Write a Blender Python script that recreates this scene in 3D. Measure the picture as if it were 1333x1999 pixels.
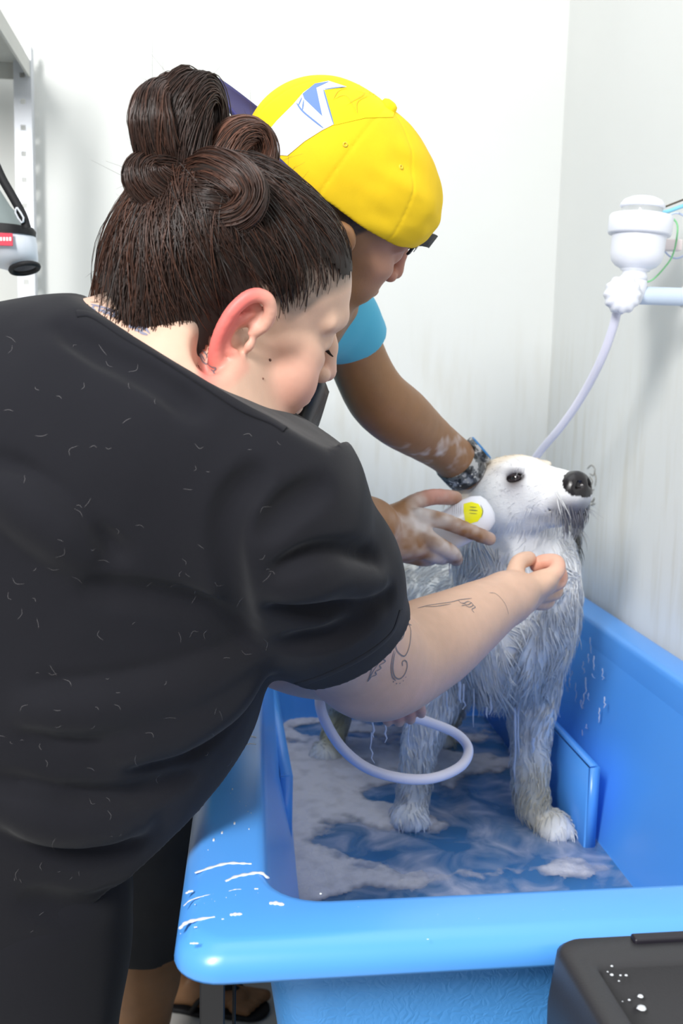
import bpy, bmesh, math, random
import numpy as np
from mathutils import Vector, Matrix
from mathutils.bvhtree import BVHTree
from mathutils.geometry import delaunay_2d_cdt
random.seed(7)
for o in list(bpy.data.objects): bpy.data.objects.remove(o)
S = bpy.context.scene
COL = S.collection
# ------------------------------------------------------------------ camera
W_, H_, FPX = 1333.0, 1999.0, 2000.0
PITCH, YAW, ROLL = math.radians(8.33), math.radians(7.71), math.radians(1.4)
CAM = Vector((0.0, 0.0, 1.35))
fw = Vector((math.sin(YAW)*math.cos(PITCH), math.cos(YAW)*math.cos(PITCH), -math.sin(PITCH)))
r0 = Vector((math.cos(YAW), -math.sin(YAW), 0)); u0 = r0.cross(fw)
rt = r0*math.cos(ROLL) + u0*math.sin(ROLL); up = u0*math.cos(ROLL) - r0*math.sin(ROLL)
cd = bpy.data.cameras.new('camera'); cam = bpy.data.objects.new('camera', cd); COL.objects.link(cam)
M = Matrix((rt, up, -fw)).transposed().to_4x4(); M.translation = CAM
cam.matrix_world = M
cd.sensor_fit = 'VERTICAL'; cd.sensor_height = 22.3; cd.sensor_width = 14.9
cd.lens = FPX/H_*22.3; cd.clip_start = .02; cd.clip_end = 50
cd.dof.use_dof = True; cd.dof.focus_distance = 1.05; cd.dof.aperture_fstop = 5.0
S.camera = cam
# ------------------------------------------------------------------ light
S.view_settings.view_transform = 'Standard'; S.view_settings.look = 'None'
S.view_settings.gamma = 1; S.view_settings.use_curve_mapping = False
S.view_settings.exposure = 0.22
wd = bpy.data.worlds.new('room_light'); S.world = wd; wd.use_nodes = True
wd.node_tree.nodes['Background'].inputs[0].default_value = (.93, .97, 1, 1)
wd.node_tree.nodes['Background'].inputs[1].default_value = 0.30
def area(name, loc, target, size, power, col=(1,1,1), sy=None):
    l = bpy.data.lights.new(name, 'AREA'); l.energy = power; l.color = col; l.size = size
    if sy: l.shape = 'RECTANGLE'; l.size_y = sy
    o = bpy.data.objects.new(name, l); COL.objects.link(o); o.location = loc
    o.rotation_euler = (Vector(target)-Vector(loc)).to_track_quat('-Z', 'Y').to_euler(); return o
area('key_fill_light', (-.95, -.75, 2.5), (.30, 1.2, .9), .35, 72, (1, .99, .97), .9)
area('key_fill_light', (.1, 1.2, 2.9), (.1, 1.3, 0), 1.6, 12, (.96, .98, 1), 1.6)  # broad overhead fill, added without a visible fixture
# ------------------------------------------------------------------ placing helpers
def ray(px, py):
    return (fw + rt*((px-W_/2)/FPX) - up*((py-H_/2)/FPX))
def at(px, py, Y):
    d = ray(px, py); return CAM + d*(Y/d.y)
def atz(px, py, z):
    d = ray(px, py); return CAM + d*((z-CAM.z)/d.z)
def atx(px, py, x):
    d = ray(px, py); return CAM + d*(x/d.x)
# ------------------------------------------------------------------ objects
def empty(name, loc, label, cat, group=None):
    o = bpy.data.objects.new(name, None); COL.objects.link(o); o.location = loc; o.empty_display_size = .05
    o['label'] = label; o['category'] = cat
    if group: o['group'] = group
    bpy.context.view_layer.update(); return o
def tag(o, label, cat, group=None, kind=None):
    o['label'] = label; o['category'] = cat
    if group: o['group'] = group
    if kind: o['kind'] = kind
    return o
def link(name, me, mat, parent=None, smooth=True):
    o = bpy.data.objects.new(name, me); COL.objects.link(o)
    if mat is not None: me.materials.append(mat)
    if parent is not None:
        root = parent; off = Vector(parent.location)
        while root.parent is not None: root = root.parent; off = off + Vector(root.location)
        me.transform(Matrix.Translation(-off)); o.parent = parent     # empties are unrotated, parts keep zero location
    if smooth: me.polygons.foreach_set('use_smooth', [True]*len(me.polygons))
    return o
def mesh_np(name, V, F, cols=None):
    me = bpy.data.meshes.new(name)
    V = np.asarray(V, np.float32); F = np.asarray(F, np.int32)
    me.vertices.add(len(V)); me.vertices.foreach_set('co', V.ravel())
    n = F.shape[1]; me.loops.add(F.size); me.loops.foreach_set('vertex_index', F.ravel())
    me.polygons.add(len(F)); me.polygons.foreach_set('loop_start', np.arange(len(F), dtype=np.int32)*n)
    me.polygons.foreach_set('loop_total', np.full(len(F), n, np.int32))
    if cols is not None:
        a = me.color_attributes.new('Col', 'FLOAT_COLOR', 'POINT')
        c = np.ones((len(V), 4), np.float32); c[:, :3] = cols; a.data.foreach_set('color', c.ravel())
    me.update(); me.validate(); return me
def bm_mesh(name, bm):
    bmesh.ops.recalc_face_normals(bm, faces=bm.faces)
    me = bpy.data.meshes.new(name); bm.to_mesh(me); bm.free(); return me
# ------------------------------------------------------------------ materials
def mat(name, col, rough=.5, spec=.5, bump=None, metallic=0, attr=False, var=None, coat=0, trans=0, sss=0, alpha=1, sheen=0, ior=1.45):
    m = bpy.data.materials.new(name); m.use_nodes = True; nt = m.node_tree; b = nt.nodes['Principled BSDF']
    b.inputs['Base Color'].default_value = (*col, 1); b.inputs['Roughness'].default_value = rough
    b.inputs['Specular IOR Level'].default_value = spec; b.inputs['Metallic'].default_value = metallic
    b.inputs['Coat Weight'].default_value = coat; b.inputs['Transmission Weight'].default_value = trans
    b.inputs['Alpha'].default_value = alpha; b.inputs['IOR'].default_value = ior
    if sheen: b.inputs['Sheen Weight'].default_value = sheen
    if sss:
        b.inputs['Subsurface Weight'].default_value = sss; b.inputs['Subsurface Radius'].default_value = (.012, .005, .003)
        b.inputs['Subsurface Scale'].default_value = .6
    tc = nt.nodes.new('ShaderNodeTexCoord'); src = None
    if attr:
        a = nt.nodes.new('ShaderNodeAttribute'); a.attribute_name = 'Col'; src = a.outputs['Color']
    if var:                                   # (scale, amount) brightness variation
        n = nt.nodes.new('ShaderNodeTexNoise'); n.inputs['Scale'].default_value = var[0]; n.inputs['Detail'].default_value = 5
        nt.links.new(tc.outputs['Object'], n.inputs['Vector'])
        mr = nt.nodes.new('ShaderNodeMapRange'); mr.inputs['To Min'].default_value = 1-var[1]; mr.inputs['To Max'].default_value = 1+var[1]
        mr.inputs['From Min'].default_value = .3; mr.inputs['From Max'].default_value = .7
        nt.links.new(n.outputs['Fac'], mr.inputs['Value'])
        mx = nt.nodes.new('ShaderNodeMix'); mx.data_type = 'RGBA'; mx.blend_type = 'MULTIPLY'; mx.inputs['Factor'].default_value = 1
        if src: nt.links.new(src, mx.inputs['A'])
        else: mx.inputs['A'].default_value = (*col, 1)
        cc = nt.nodes.new('ShaderNodeCombineColor')
        for k in range(3): nt.links.new(mr.outputs[0], cc.inputs[k])
        nt.links.new(cc.outputs[0], mx.inputs['B']); src = mx.outputs['Result']
    if src: nt.links.new(src, b.inputs['Base Color'])
    if bump:                                  # (scale, strength, distance)
        n = nt.nodes.new('ShaderNodeTexNoise'); n.inputs['Scale'].default_value = bump[0]; n.inputs['Detail'].default_value = 4
        nt.links.new(tc.outputs['Object'], n.inputs['Vector'])
        bp = nt.nodes.new('ShaderNodeBump'); bp.inputs['Strength'].default_value = bump[1]; bp.inputs['Distance'].default_value = bump[2]
        nt.links.new(n.outputs['Fac'], bp.inputs['Height']); nt.links.new(bp.outputs['Normal'], b.inputs['Normal'])
    return m
# ------------------------------------------------------------------ solid modelling: smooth blended fields -> one surface
def V3(p): return np.array(p, float)
class Field:
    def __init__(s): s.p = []; s.mods = []; s.modamp = 0
    def _add(s, f, lo, hi, k, op): s.p.append((f, lo, hi, k, op))
    def ell(s, c, r, R=None, k=.02, op='u'):
        """ellipsoid; R rows = local axes in world"""
        c = V3(c); r = V3(r); R = np.eye(3) if R is None else np.array(R, float)
        def f(P):
            q = (P-c) @ R.T; a = np.sqrt(((q/r)**2).sum(1)); b = np.sqrt(((q/r**2)**2).sum(1))
            return a*(a-1)/np.maximum(b, 1e-9)
        e = np.sqrt(((R*r[:, None])**2).sum(0)); s._add(f, c-e, c+e, k, op); return s
    def cone(s, a, b, ra, rb, k=.02, op='u'):
        a = V3(a); b = V3(b); ba = b-a; L = max((ba**2).sum(), 1e-12)
        def f(P):
            t = np.clip(((P-a) @ ba)/L, 0, 1); d = P-a-t[:, None]*ba
            return np.sqrt((d**2).sum(1))-(ra+(rb-ra)*t)
        m = max(ra, rb); s._add(f, np.minimum(a, b)-m, np.maximum(a, b)+m, k, op); return s
    def chain(s, pts, k=.02, op='u', n=1, k2=None):
        """pts: [(point, radius)...]; n>1 = spline resampled"""
        P = [V3(p) for p, _ in pts]; r = [q for _, q in pts]
        if n > 1:
            A = cr(np.array([np.append(p, q) for p, q in zip(P, r)]), n); P = [a[:3] for a in A]; r = [a[3] for a in A]
        for i in range(len(P)-1): s.cone(P[i], P[i+1], r[i], r[i+1], k if i == 0 or k2 is None else k2, op)
        return s
    def plane(s, pt, nrm, k=.004):            # keep the side opposite to nrm
        pt = V3(pt); nrm = V3(nrm)/np.linalg.norm(nrm)
        def f(P): return (P-pt) @ nrm
        s._add(f, V3((-9,)*3), V3((9,)*3), k, 'i'); return s
    def fn(s, f, lo, hi, k, op): s._add(f, V3(lo), V3(hi), k, op); return s
    def ev(s, P, lo=None, hi=None):
        d = np.full(len(P), 1.0)
        for f, a, b, k, op in s.p:
            if lo is not None and op != 'i' and (np.any(a-k-.03 > hi) or np.any(b+k+.03 < lo)): continue
            e = f(P)
            if op == 'u': h = np.clip(.5+.5*(d-e)/k, 0, 1); d = d+(e-d)*h-k*h*(1-h)
            elif op == 's': h = np.clip(.5-.5*(d+e)/k, 0, 1); d = d+(-e-d)*h+k*h*(1-h)
            else: h = np.clip(.5-.5*(d-e)/k, 0, 1); d = d+(e-d)*(1-(1-h)) if False else np.maximum(d, e)
        for m in s.mods: d = m(P, d)
        return d
    def mesh(s, res, B=20):
        us = [p for p in s.p if p[4] == 'u']
        lo = np.min([p[1] for p in us], 0)-.03; hi = np.max([p[2] for p in us], 0)+.03
        n = np.ceil((hi-lo)/(res*B)).astype(int)
        g = np.stack(np.meshgrid(*[np.arange(q) for q in n], indexing='ij'), -1).reshape(-1, 3)
        C = lo+(g+.5)*res*B; dc = np.full(len(C), 1.)
        for a in range(0, len(C), 200000): dc[a:a+200000] = s.ev(C[a:a+200000])
        g = g[np.abs(dc) < res*B*.87*1.7+s.modamp+.012]
        N = n*B+3
        gid = lambda I: (I[:, 0]*N[1]+I[:, 1])*N[2]+I[:, 2]
        loc = np.stack(np.meshgrid(*[np.arange(B+1)]*3, indexing='ij'), -1).reshape(-1, 3)
        ids = []; pos = []; quads = []
        for b in g:
            base = b*B; bl = lo+base*res; bh = bl+res*(B+1)
            D = s.ev(lo+(base+loc)*res, bl, bh).reshape(B+1, B+1, B+1)
            ins = D < 0
            if ins.all() or not ins.any(): continue
            cnt = np.zeros((B, B, B)); acc = np.zeros((B, B, B, 3))
            for ax in range(3):
                for u in (0, 1):
                    for v in (0, 1):
                        o = [0, 0, 0]; oo = [i for i in range(3) if i != ax]; o[oo[0]] = u; o[oo[1]] = v
                        sl = tuple(slice(o[i], o[i]+B) for i in range(3)); o2 = list(o); o2[ax] = 1
                        s2 = tuple(slice(o2[i], o2[i]+B) for i in range(3))
                        a = D[sl]; c = D[s2]; x = (a < 0) != (c < 0)
                        t = np.where(x, a/np.where(x, a-c, 1), 0)
                        cnt += x
                        acc[..., ax] += t
                        for i in range(3):
                            if i != ax: acc[..., i] += x*o[i]
            act = np.argwhere(cnt > 0)
            if len(act) == 0: continue
            cc = cnt[tuple(act.T)]; p = acc[tuple(act.T)]/cc[:, None]
            ids.append(gid(act+base)); pos.append(lo+(act+base+p)*res)
            for ax in range(3):
                sl = [slice(0, B)]*3; s2 = [slice(0, B)]*3; s2[ax] = slice(1, B+1)
                a = D[tuple(sl)] < 0; c = D[tuple(s2)] < 0
                E = np.argwhere(a != c)
                if len(E) == 0: continue
                fl = a[tuple(E.T)]; I = E+base
                o1, o2 = [(1, 2), (2, 0), (0, 1)][ax]; d1 = np.zeros(3, int); d1[o1] = 1; d2 = np.zeros(3, int); d2[o2] = 1
                ok = (I[:, o1] > 0) & (I[:, o2] > 0); I = I[ok]; fl = fl[ok]
                q = np.stack([gid(I-d1-d2), gid(I-d2), gid(I), gid(I-d1)], 1)
                q[~fl] = q[~fl][:, ::-1]; quads.append(q)
        ids = np.concatenate(ids); pos = np.concatenate(pos); Q = np.concatenate(quads)
        o = np.argsort(ids); ids = ids[o]; pos = pos[o]
        J = np.searchsorted(ids, Q); J = np.minimum(J, len(ids)-1)
        ok = (ids[J] == Q).all(1); return pos, J[ok]
def cr(P, n):
    """catmull-rom resample"""
    P = np.asarray(P, float); Q = np.vstack([2*P[0]-P[1], P, 2*P[-1]-P[-2]]); out = []
    for i in range(1, len(Q)-2):
        for t in np.arange(n)/n:
            a, b, c, d = Q[i-1], Q[i], Q[i+1], Q[i+2]
            out.append(.5*((2*b)+(c-a)*t+(2*a-5*b+4*c-d)*t*t+(3*b-a-3*c+d)*t**3))
    out.append(P[-1]); return np.array(out)
def smooth_mesh(V, F, it=2, w=.5):
    n = len(V); e = np.concatenate([F[:, [i, (i+1) % F.shape[1]]] for i in range(F.shape[1])]); e = np.concatenate([e, e[:, ::-1]])
    c = np.bincount(e[:, 0], minlength=n).astype(float); c[c == 0] = 1
    for _ in range(it):
        S_ = np.stack([np.bincount(e[:, 0], weights=V[e[:, 1], i], minlength=n) for i in range(3)], 1)/c[:, None]
        V = V+(S_-V)*w
    return V
def hashn(I):
    I = I.astype(np.int64); h = (I[..., 0]*73856093) ^ (I[..., 1]*19349663) ^ (I[..., 2]*83492791)
    h = (h ^ (h >> 13))*1274126177; h = h ^ (h >> 16); return (h & 0xffff)/65535.0
def noise(P, sc=1.0):
    """value noise in [0,1]"""
    P = np.asarray(P, float)*sc; I = np.floor(P).astype(np.int64); f = P-I; f = f*f*(3-2*f); r = 0
    for a in (0, 1):
        for b in (0, 1):
            for c in (0, 1):
                w = (f[:, 0] if a else 1-f[:, 0])*(f[:, 1] if b else 1-f[:, 1])*(f[:, 2] if c else 1-f[:, 2])
                r = r+w*hashn(I+np.array([a, b, c]))
    return r
def fbm(P, sc, o=3):
    r = 0; t = 0
    for i in range(o): r = r+noise(np.asarray(P)+i*7.3, sc*2**i)/2**i; t += 1/2**i
    return r/t
def tubes(lines, radii, sides=3, close=False):
    """lines (N,M,3), radii (N,M) -> verts, quads"""
    L = np.asarray(lines, float); N, Mn, _ = L.shape; R = np.broadcast_to(np.asarray(radii, float), (N, Mn))
    T = np.gradient(L, axis=1); T /= np.linalg.norm(T, axis=2, keepdims=True)+1e-12
    ref = np.where(np.abs(T[:, :1, 2:3]) < .9, np.array([0, 0, 1.]), np.array([1., 0, 0])); ref = np.broadcast_to(ref, T.shape).copy()
    A = np.cross(T, ref); A /= np.linalg.norm(A, axis=2, keepdims=True)+1e-12
    for j in range(1, Mn):
        a = A[:, j-1]-(A[:, j-1]*T[:, j]).sum(1, keepdims=True)*T[:, j]; A[:, j] = a/(np.linalg.norm(a, axis=1, keepdims=True)+1e-12)
    Bn = np.cross(T, A); V = []
    for s_ in range(sides):
        an = 2*math.pi*s_/sides; V.append(L+(A*math.cos(an)+Bn*math.sin(an))*R[..., None])
    V = np.stack(V, 2).reshape(-1, 3)
    i = np.arange(N)[:, None, None]; j = np.arange(Mn-1)[None, :, None]; k = np.arange(sides)[None, None, :]; k2 = (k+1) % sides
    b = (i*Mn+j)*sides; c = (i*Mn+j+1)*sides
    F = np.stack([b+k, b+k2, c+k2, c+k], -1).reshape(-1, 4)
    return V, F
def tube_mesh(name, pts, r, n=8, sides=16, caps=True):
    P = cr(pts, n) if n > 1 else np.array(pts, float)
    rr = np.full(len(P), r) if np.isscalar(r) else np.interp(np.linspace(0, 1, len(P)), np.linspace(0, 1, len(r)), r)
    V, F = tubes(P[None], rr[None], sides)
    me = mesh_np(name, V, F)
    if caps:
        bm = bmesh.new(); bm.from_mesh(me); bmesh.ops.holes_fill(bm, edges=[e for e in bm.edges if e.is_boundary], sides=0)
        bmesh.ops.recalc_face_normals(bm, faces=bm.faces); bm.to_mesh(me); bm.free()
    return me
def box_mesh(name, lo, hi, bev=0, seg=2):
    bm = bmesh.new(); bmesh.ops.create_cube(bm, size=1)
    lo = Vector(lo); hi = Vector(hi)
    for v in bm.verts: v.co = Vector([(lo[i]+hi[i])/2+v.co[i]*(hi[i]-lo[i]) for i in range(3)])
    if bev: bmesh.ops.bevel(bm, geom=bm.edges[:], offset=bev, segments=seg, affect='EDGES', profile=.5)
    return bm_mesh(name, bm)
def lathe(name, prof, o, ax, sides=40):
    """prof [(r,h)] about axis ax from o"""
    ax = Vector(ax).normalized(); a = ax.orthogonal().normalized(); b = ax.cross(a); V = []; F = []
    for r, h in prof:
        for k in range(sides):
            t = 2*math.pi*k/sides; V.append(Vector(o)+ax*h+(a*math.cos(t)+b*math.sin(t))*max(r, 1e-5))
    for i in range(len(prof)-1):
        for k in range(sides): F.append((i*sides+k, i*sides+(k+1) % sides, (i+1)*sides+(k+1) % sides, (i+1)*sides+k))
    return mesh_np(name, [tuple(v) for v in V], F)
def bvh(V, F): return BVHTree.FromPolygons([tuple(v) for v in V], [tuple(int(i) for i in f) for f in F])
def hit(tree, px, py):
    d = ray(px, py).normalized(); l, n, i, t = tree.ray_cast(CAM, d)
    if n is not None and n.dot(d) > 0: n = -n
    return l, n
def ribbon(tree, pts, w, off=.0006, n=4):
    """flat ribbon laid on a surface along a drawn line; w width in m"""
    P = cr(np.array(pts, float), n); L = []; Nn = []
    for x, y in P:
        l, nn = hit(tree, x, y)
        if l is None: continue
        L.append(np.array(l+nn*off)); Nn.append(np.array(nn))
    if len(L) < 2: return None
    L = np.array(L); Nn = np.array(Nn); T = np.gradient(L, axis=0); T /= np.linalg.norm(T, axis=1, keepdims=True)+1e-9
    Sd = np.cross(T, Nn); ww = w*.5*np.minimum(1, .35+np.minimum(np.arange(len(L)), np.arange(len(L))[::-1])*.5)[:, None]
    V = np.concatenate([L-Sd*ww, L+Sd*ww]); m = len(L)
    F = [(i, i+1, m+i+1, m+i) for i in range(m-1)]
    return V, F
def merge(parts):
    V = []; F = []; b = 0
    for p in parts:
        if p is None: continue
        V.append(np.asarray(p[0])); F.append(np.asarray(p[1])+b); b += len(p[0])
    return np.concatenate(V), np.concatenate(F)
def patch(tree, poly, off=.001, step=5):
    """filled outline laid on a surface"""
    poly = [Vector(p) for p in poly]; xs = [p.x for p in poly]; ys = [p.y for p in poly]
    ed = []; dense = []
    for i in range(len(poly)):
        a, b = poly[i], poly[(i+1) % len(poly)]; m = max(1, int((b-a).length/step))
        for j in range(m): dense.append(a+(b-a)*j/m)
    pts = list(dense); n = len(dense)
    x = min(xs)+step/2
    while x < max(xs):
        y = min(ys)+step/2
        while y < max(ys): pts.append(Vector((x, y))); y += step
        x += step
    v, e, f, *_ = delaunay_2d_cdt(pts, [], [list(range(n))], 1, 1e-4)
    out = []; ok = []
    for p in v:
        l, nn = hit(tree, p.x, p.y); ok.append(l is not None); out.append(tuple(l+nn*off) if l is not None else (0, 0, 0))
    F = [tuple(q) for q in f if all(ok[i] for i in q) and len(q) == 3]
    par = list(range(len(out)))
    def fd(a):
        while par[a] != a: par[a] = par[par[a]]; a = par[a]
        return a
    for a, b, c in F: par[fd(a)] = fd(b); par[fd(b)] = fd(c)
    if F:
        cnt = {}
        for q in F: cnt[fd(q[0])] = cnt.get(fd(q[0]), 0)+1
        big = max(cnt, key=cnt.get); F = [q for q in F if fd(q[0]) == big]
    F = np.array(F, int).reshape(-1, 3); u, inv = np.unique(F, return_inverse=True); return np.array(out)[u], inv.reshape(-1, 3)
# ================================================================== the room
M_WALL = mat('painted_wall', (.77, .78, .755), .75, .3, bump=(220, .06, .002), var=(2.2, .02))
M_FLOOR = mat('floor_tile', (.62, .61, .58), .45, .4, var=(3, .06))
def wall_dirt(m):
    """faint streaks of dirty splash water on the paint, below shoulder height"""
    nt = m.node_tree; b = nt.nodes['Principled BSDF']; prev = b.inputs['Base Color'].links[0].from_socket
    tc = nt.nodes.new('ShaderNodeTexCoord'); mp = nt.nodes.new('ShaderNodeMapping'); mp.inputs['Scale'].default_value = (38, 38, 5)
    nt.links.new(tc.outputs['Object'], mp.inputs['Vector'])
    n = nt.nodes.new('ShaderNodeTexNoise'); n.inputs['Scale'].default_value = 1; n.inputs['Detail'].default_value = 6; nt.links.new(mp.outputs[0], n.inputs['Vector'])
    n2 = nt.nodes.new('ShaderNodeTexNoise'); n2.inputs['Scale'].default_value = 2.3; nt.links.new(tc.outputs['Object'], n2.inputs['Vector'])
    r = nt.nodes.new('ShaderNodeMapRange'); r.inputs['From Min'].default_value = .48; r.inputs['From Max'].default_value = .72; nt.links.new(n.outputs['Fac'], r.inputs['Value'])
    sp = nt.nodes.new('ShaderNodeSeparateXYZ'); nt.links.new(tc.outputs['Object'], sp.inputs[0])
    h = nt.nodes.new('ShaderNodeMapRange'); h.inputs['From Min'].default_value = 1.5; h.inputs['From Max'].default_value = 1.15; nt.links.new(sp.outputs['Z'], h.inputs['Value'])
    mu = nt.nodes.new('ShaderNodeMath'); mu.operation = 'MULTIPLY'; nt.links.new(r.outputs[0], mu.inputs[0]); nt.links.new(h.outputs[0], mu.inputs[1])
    m2 = nt.nodes.new('ShaderNodeMath'); m2.operation = 'MULTIPLY'; nt.links.new(mu.outputs[0], m2.inputs[0]); nt.links.new(n2.outputs['Fac'], m2.inputs[1])
    mx = nt.nodes.new('ShaderNodeMix'); mx.data_type = 'RGBA'; nt.links.new(m2.outputs[0], mx.inputs['Factor']); nt.links.new(prev, mx.inputs['A'])
    mx.inputs['B'].default_value = (.62, .59, .50, 1); nt.links.new(mx.outputs['Result'], b.inputs['Base Color'])
wall_dirt(M_WALL)
WY, WX = 2.26, .775
o = link('wall_back', box_mesh('wall_back', (-2.2, WY, 0), (WX, WY+.1, 3.0)), M_WALL, smooth=False); o['kind'] = 'structure'
o = link('wall_right', box_mesh('wall_right', (WX, -1.0, 0), (WX+.1, WY+.1, 3.0)), M_WALL, smooth=False); o['kind'] = 'structure'
o = link('floor', box_mesh('floor', (-2.2, -1.0, -.1), (WX+.1, WY+.1, 0)), M_FLOOR, smooth=False); o['kind'] = 'structure'
# ================================================================== metal shelf with the hanging pouch
M_STEEL = mat('galvanised_steel', (.60, .62, .66), .45, .5, metallic=.35, var=(14, .05))
M_SHELF = mat('grey_steel_shelf', (.52, .52, .49), .5, .4, var=(9, .05))
pc = at(50, 400, 2.2); XR = pc.x+.017
ztop = at(60, 112, 2.2).z
shelf = empty('shelf_unit', (XR-.3, 2.0, 0), 'grey metal shelf unit with perforated post standing against the back wall', 'shelf')
def post(x0, x1, y0, y1, sx):
    bm = bmesh.new()
    # an L profile with holes down the flat face
    def bx(lo, hi):
        r = bmesh.ops.create_cube(bm, size=1)['verts']
        for v in r: v.co = Vector([(lo[i]+hi[i])/2+v.co[i]*(hi[i]-lo[i]) for i in range(3)])
    w = x1-x0; z = 0.0; zs = [0]; H = ztop+.02; h = .05
    # the flat face is built of strips round small square holes
    hw = .005; cx = (x0+x1)/2
    bx((x0, y0, 0), (cx-hw, y0+.002, H)); bx((cx+hw, y0, 0), (x1, y0+.002, H))
    z = 0
    while z < H:
        bx((cx-hw, y0, z), (cx+hw, y0+.002, min(z+h-.010, H))); z += h
    bx((x1-.002 if sx > 0 else x0, y0+.0021, 0), (x1 if sx > 0 else x0+.002, y1, H))
    return bm_mesh('post', bm)
for xx, sx in ((XR-.034, 1), (XR-.90, -1)):
    for yy in (2.19, 1.78): link('post', post(xx, xx+.034, yy, yy+.034, sx), M_STEEL, shelf, smooth=False)
def shelf_board(z):
    bm = bmesh.new()
    for lo, hi in (((XR-.865, 1.79, z), (XR-.002, 2.215, z+.003)), ((XR-.865, 1.785, z-.03), (XR-.002, 1.79, z+.003)), ((XR-.865, 2.212, z-.03), (XR-.002, 2.217, z+.003)),
                   ((XR-.007, 1.79, z-.03), (XR-.002, 2.212, z)), ((XR-.865, 1.79, z-.03), (XR-.86, 2.212, z))):
        r = bmesh.ops.create_cube(bm, size=1)['verts']
        for v in r: v.co = Vector([(lo[i]+hi[i])/2+v.co[i]*(hi[i]-lo[i]) for i in range(3)])
    return bm_mesh('shelf_board', bm)
for z in (ztop-.01, at(50, 640, 2.2).z, .75, .25): link('shelf_board', shelf_board(z), M_SHELF, shelf, smooth=False)
# pouch: white body tapering down to a black-ringed opening, grey mesh top, black strap
M_PW = mat('white_vinyl', (.83, .84, .9), .4, .5); M_BK = mat('black_webbing', (.012, .012, .014), .6, .4, bump=(900, .3, .001))
M_MESH = mat('grey_mesh_cloth', (.22, .26, .26), .7, .3, bump=(1400, .5, .001)); M_RED = mat('red_tag', (.72, .04, .08), .5, .4)
M_WHT = mat('white_print', (.9, .9, .9), .6, .3)
PY = 1.62
pz = at(20, 460, PY); sc = PY/2000
pouch = empty('pouch', at(-20, 535, PY), 'white and black pouch with a red tag hanging by its strap from the shelf', 'pouch')
def pl(px, py, dy=0): p = at(px, py, PY+dy); return p
def loft(name, rings):
    V = []; F = []; n = len(rings[0])
    for r in rings: V += [tuple(p) for p in r]
    for i in range(len(rings)-1):
        for k in range(n): F.append((i*n+k, i*n+(k+1) % n, (i+1)*n+(k+1) % n, (i+1)*n+k))
    return mesh_np(name, V, F)
def ringpx(cx, cy, rx, ry, tilt, dep, n=28):
    out = []
    for k in range(n):
        t = 2*math.pi*k/n; x = rx*math.cos(t); y = ry*math.sin(t); ct, st = math.cos(tilt), math.sin(tilt)
        out.append(at(cx+x*ct-y*st, cy+x*st+y*ct, PY+dep*math.sin(t)))
    return out
link('pouch_body', loft('pouch_body', [ringpx(5, 456, 64, 6, .06, .05), ringpx(8, 475, 65, 7, .05, .05), ringpx(14, 495, 60, 8, 0, .045), ringpx(28, 512, 47, 10, -.1, .035), ringpx(46, 522, 28, 10, -.12, .02)]), M_PW, pouch)
link('top_band', loft('top_band', [ringpx(4, 442, 62, 7, .08, .052), ringpx(5, 450, 66, 7, .06, .053), ringpx(5, 460, 65, 7, .06, .053)]), M_BK, pouch)
link('mesh_panel', loft('mesh_panel', [ringpx(-14, 360, 8, 3, .2, .02), ringpx(-8, 400, 30, 4, .15, .035), ringpx(0, 430, 50, 6, .1, .048), ringpx(4, 445, 60, 7, .08, .05)]), M_MESH, pouch)
rg = [at(48+27*math.cos(t), 524+10*math.sin(t)-3*math.cos(t), PY-.012+.02*math.sin(t)) for t in np.linspace(0, 2*math.pi, 25)[:-1]]
link('opening_ring', tube_mesh('opening_ring', [tuple(p) for p in rg]+[tuple(rg[0]), tuple(rg[1])], .0038, 3, 8, False), M_BK, pouch)
def strap(pts, w, Yd=0):
    P = cr(np.array(pts, float), 6); L = np.array([at(x, y, PY+Yd) for x, y in P]); T = np.gradient(L, axis=0)
    T /= np.linalg.norm(T, axis=1, keepdims=True); Sd = np.cross(T, np.array([0, 1., 0])); V = []
    for dy in (-.001, .001):
        for s_ in (-1, 1): V.append(L+Sd*w*s_+np.array([0, dy, 0]))
    m = len(L); V = np.concatenate(V); F = []
    for a, b in ((0, 1), (3, 2), (1, 3), (2, 0)):
        for i in range(m-1): F.append((a*m+i, a*m+i+1, b*m+i+1, b*m+i))
    return mesh_np('strap', V, F)
st = link('strap', strap([(-60, 250), (-20, 300), (5, 350), (28, 390), (44, 420), (52, 445)], .0062, -.055), M_BK, pouch)
link('buckle', tube_mesh('buckle', [tuple(at(x, y, PY-.06)) for x, y in ((33, 405), (46, 425), (42, 435), (30, 415), (33, 405))], .0016, 2, 6, False), M_STEEL, st)
tg = link('tag', box_mesh('tag', tuple(at(-30, 478, PY-.056)), tuple(at(25, 456, PY-.053)), .0004, 1), M_RED, pouch, smooth=False); tg['label'] = 'red sewn tag with small white lettering'
b = []
for i, x in enumerate(range(-24, 20, 6)):
    lo = at(x, 470, PY-.0568); hi = at(x+4, 463, PY-.0562); b.append((lo, hi))
bm = bmesh.new()
for lo, hi in b:
    r = bmesh.ops.create_cube(bm, size=1)['verts']
    for v in r: v.co = Vector([(lo[i]+hi[i])/2+v.co[i]*abs(hi[i]-lo[i]) for i in range(3)])
link('lettering', bm_mesh('lettering', bm), M_WHT, tg, smooth=False)
# hook bar the strap hangs from
hz = at(-60, 250, PY-.055)
link('strap', tube_mesh('strap', [tuple(hz), (hz.x-.01, 1.70, hz.z+.10), (hz.x-.01, 1.77, ztop-.03)], .004, 5, 8), M_BK, pouch)
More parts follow.
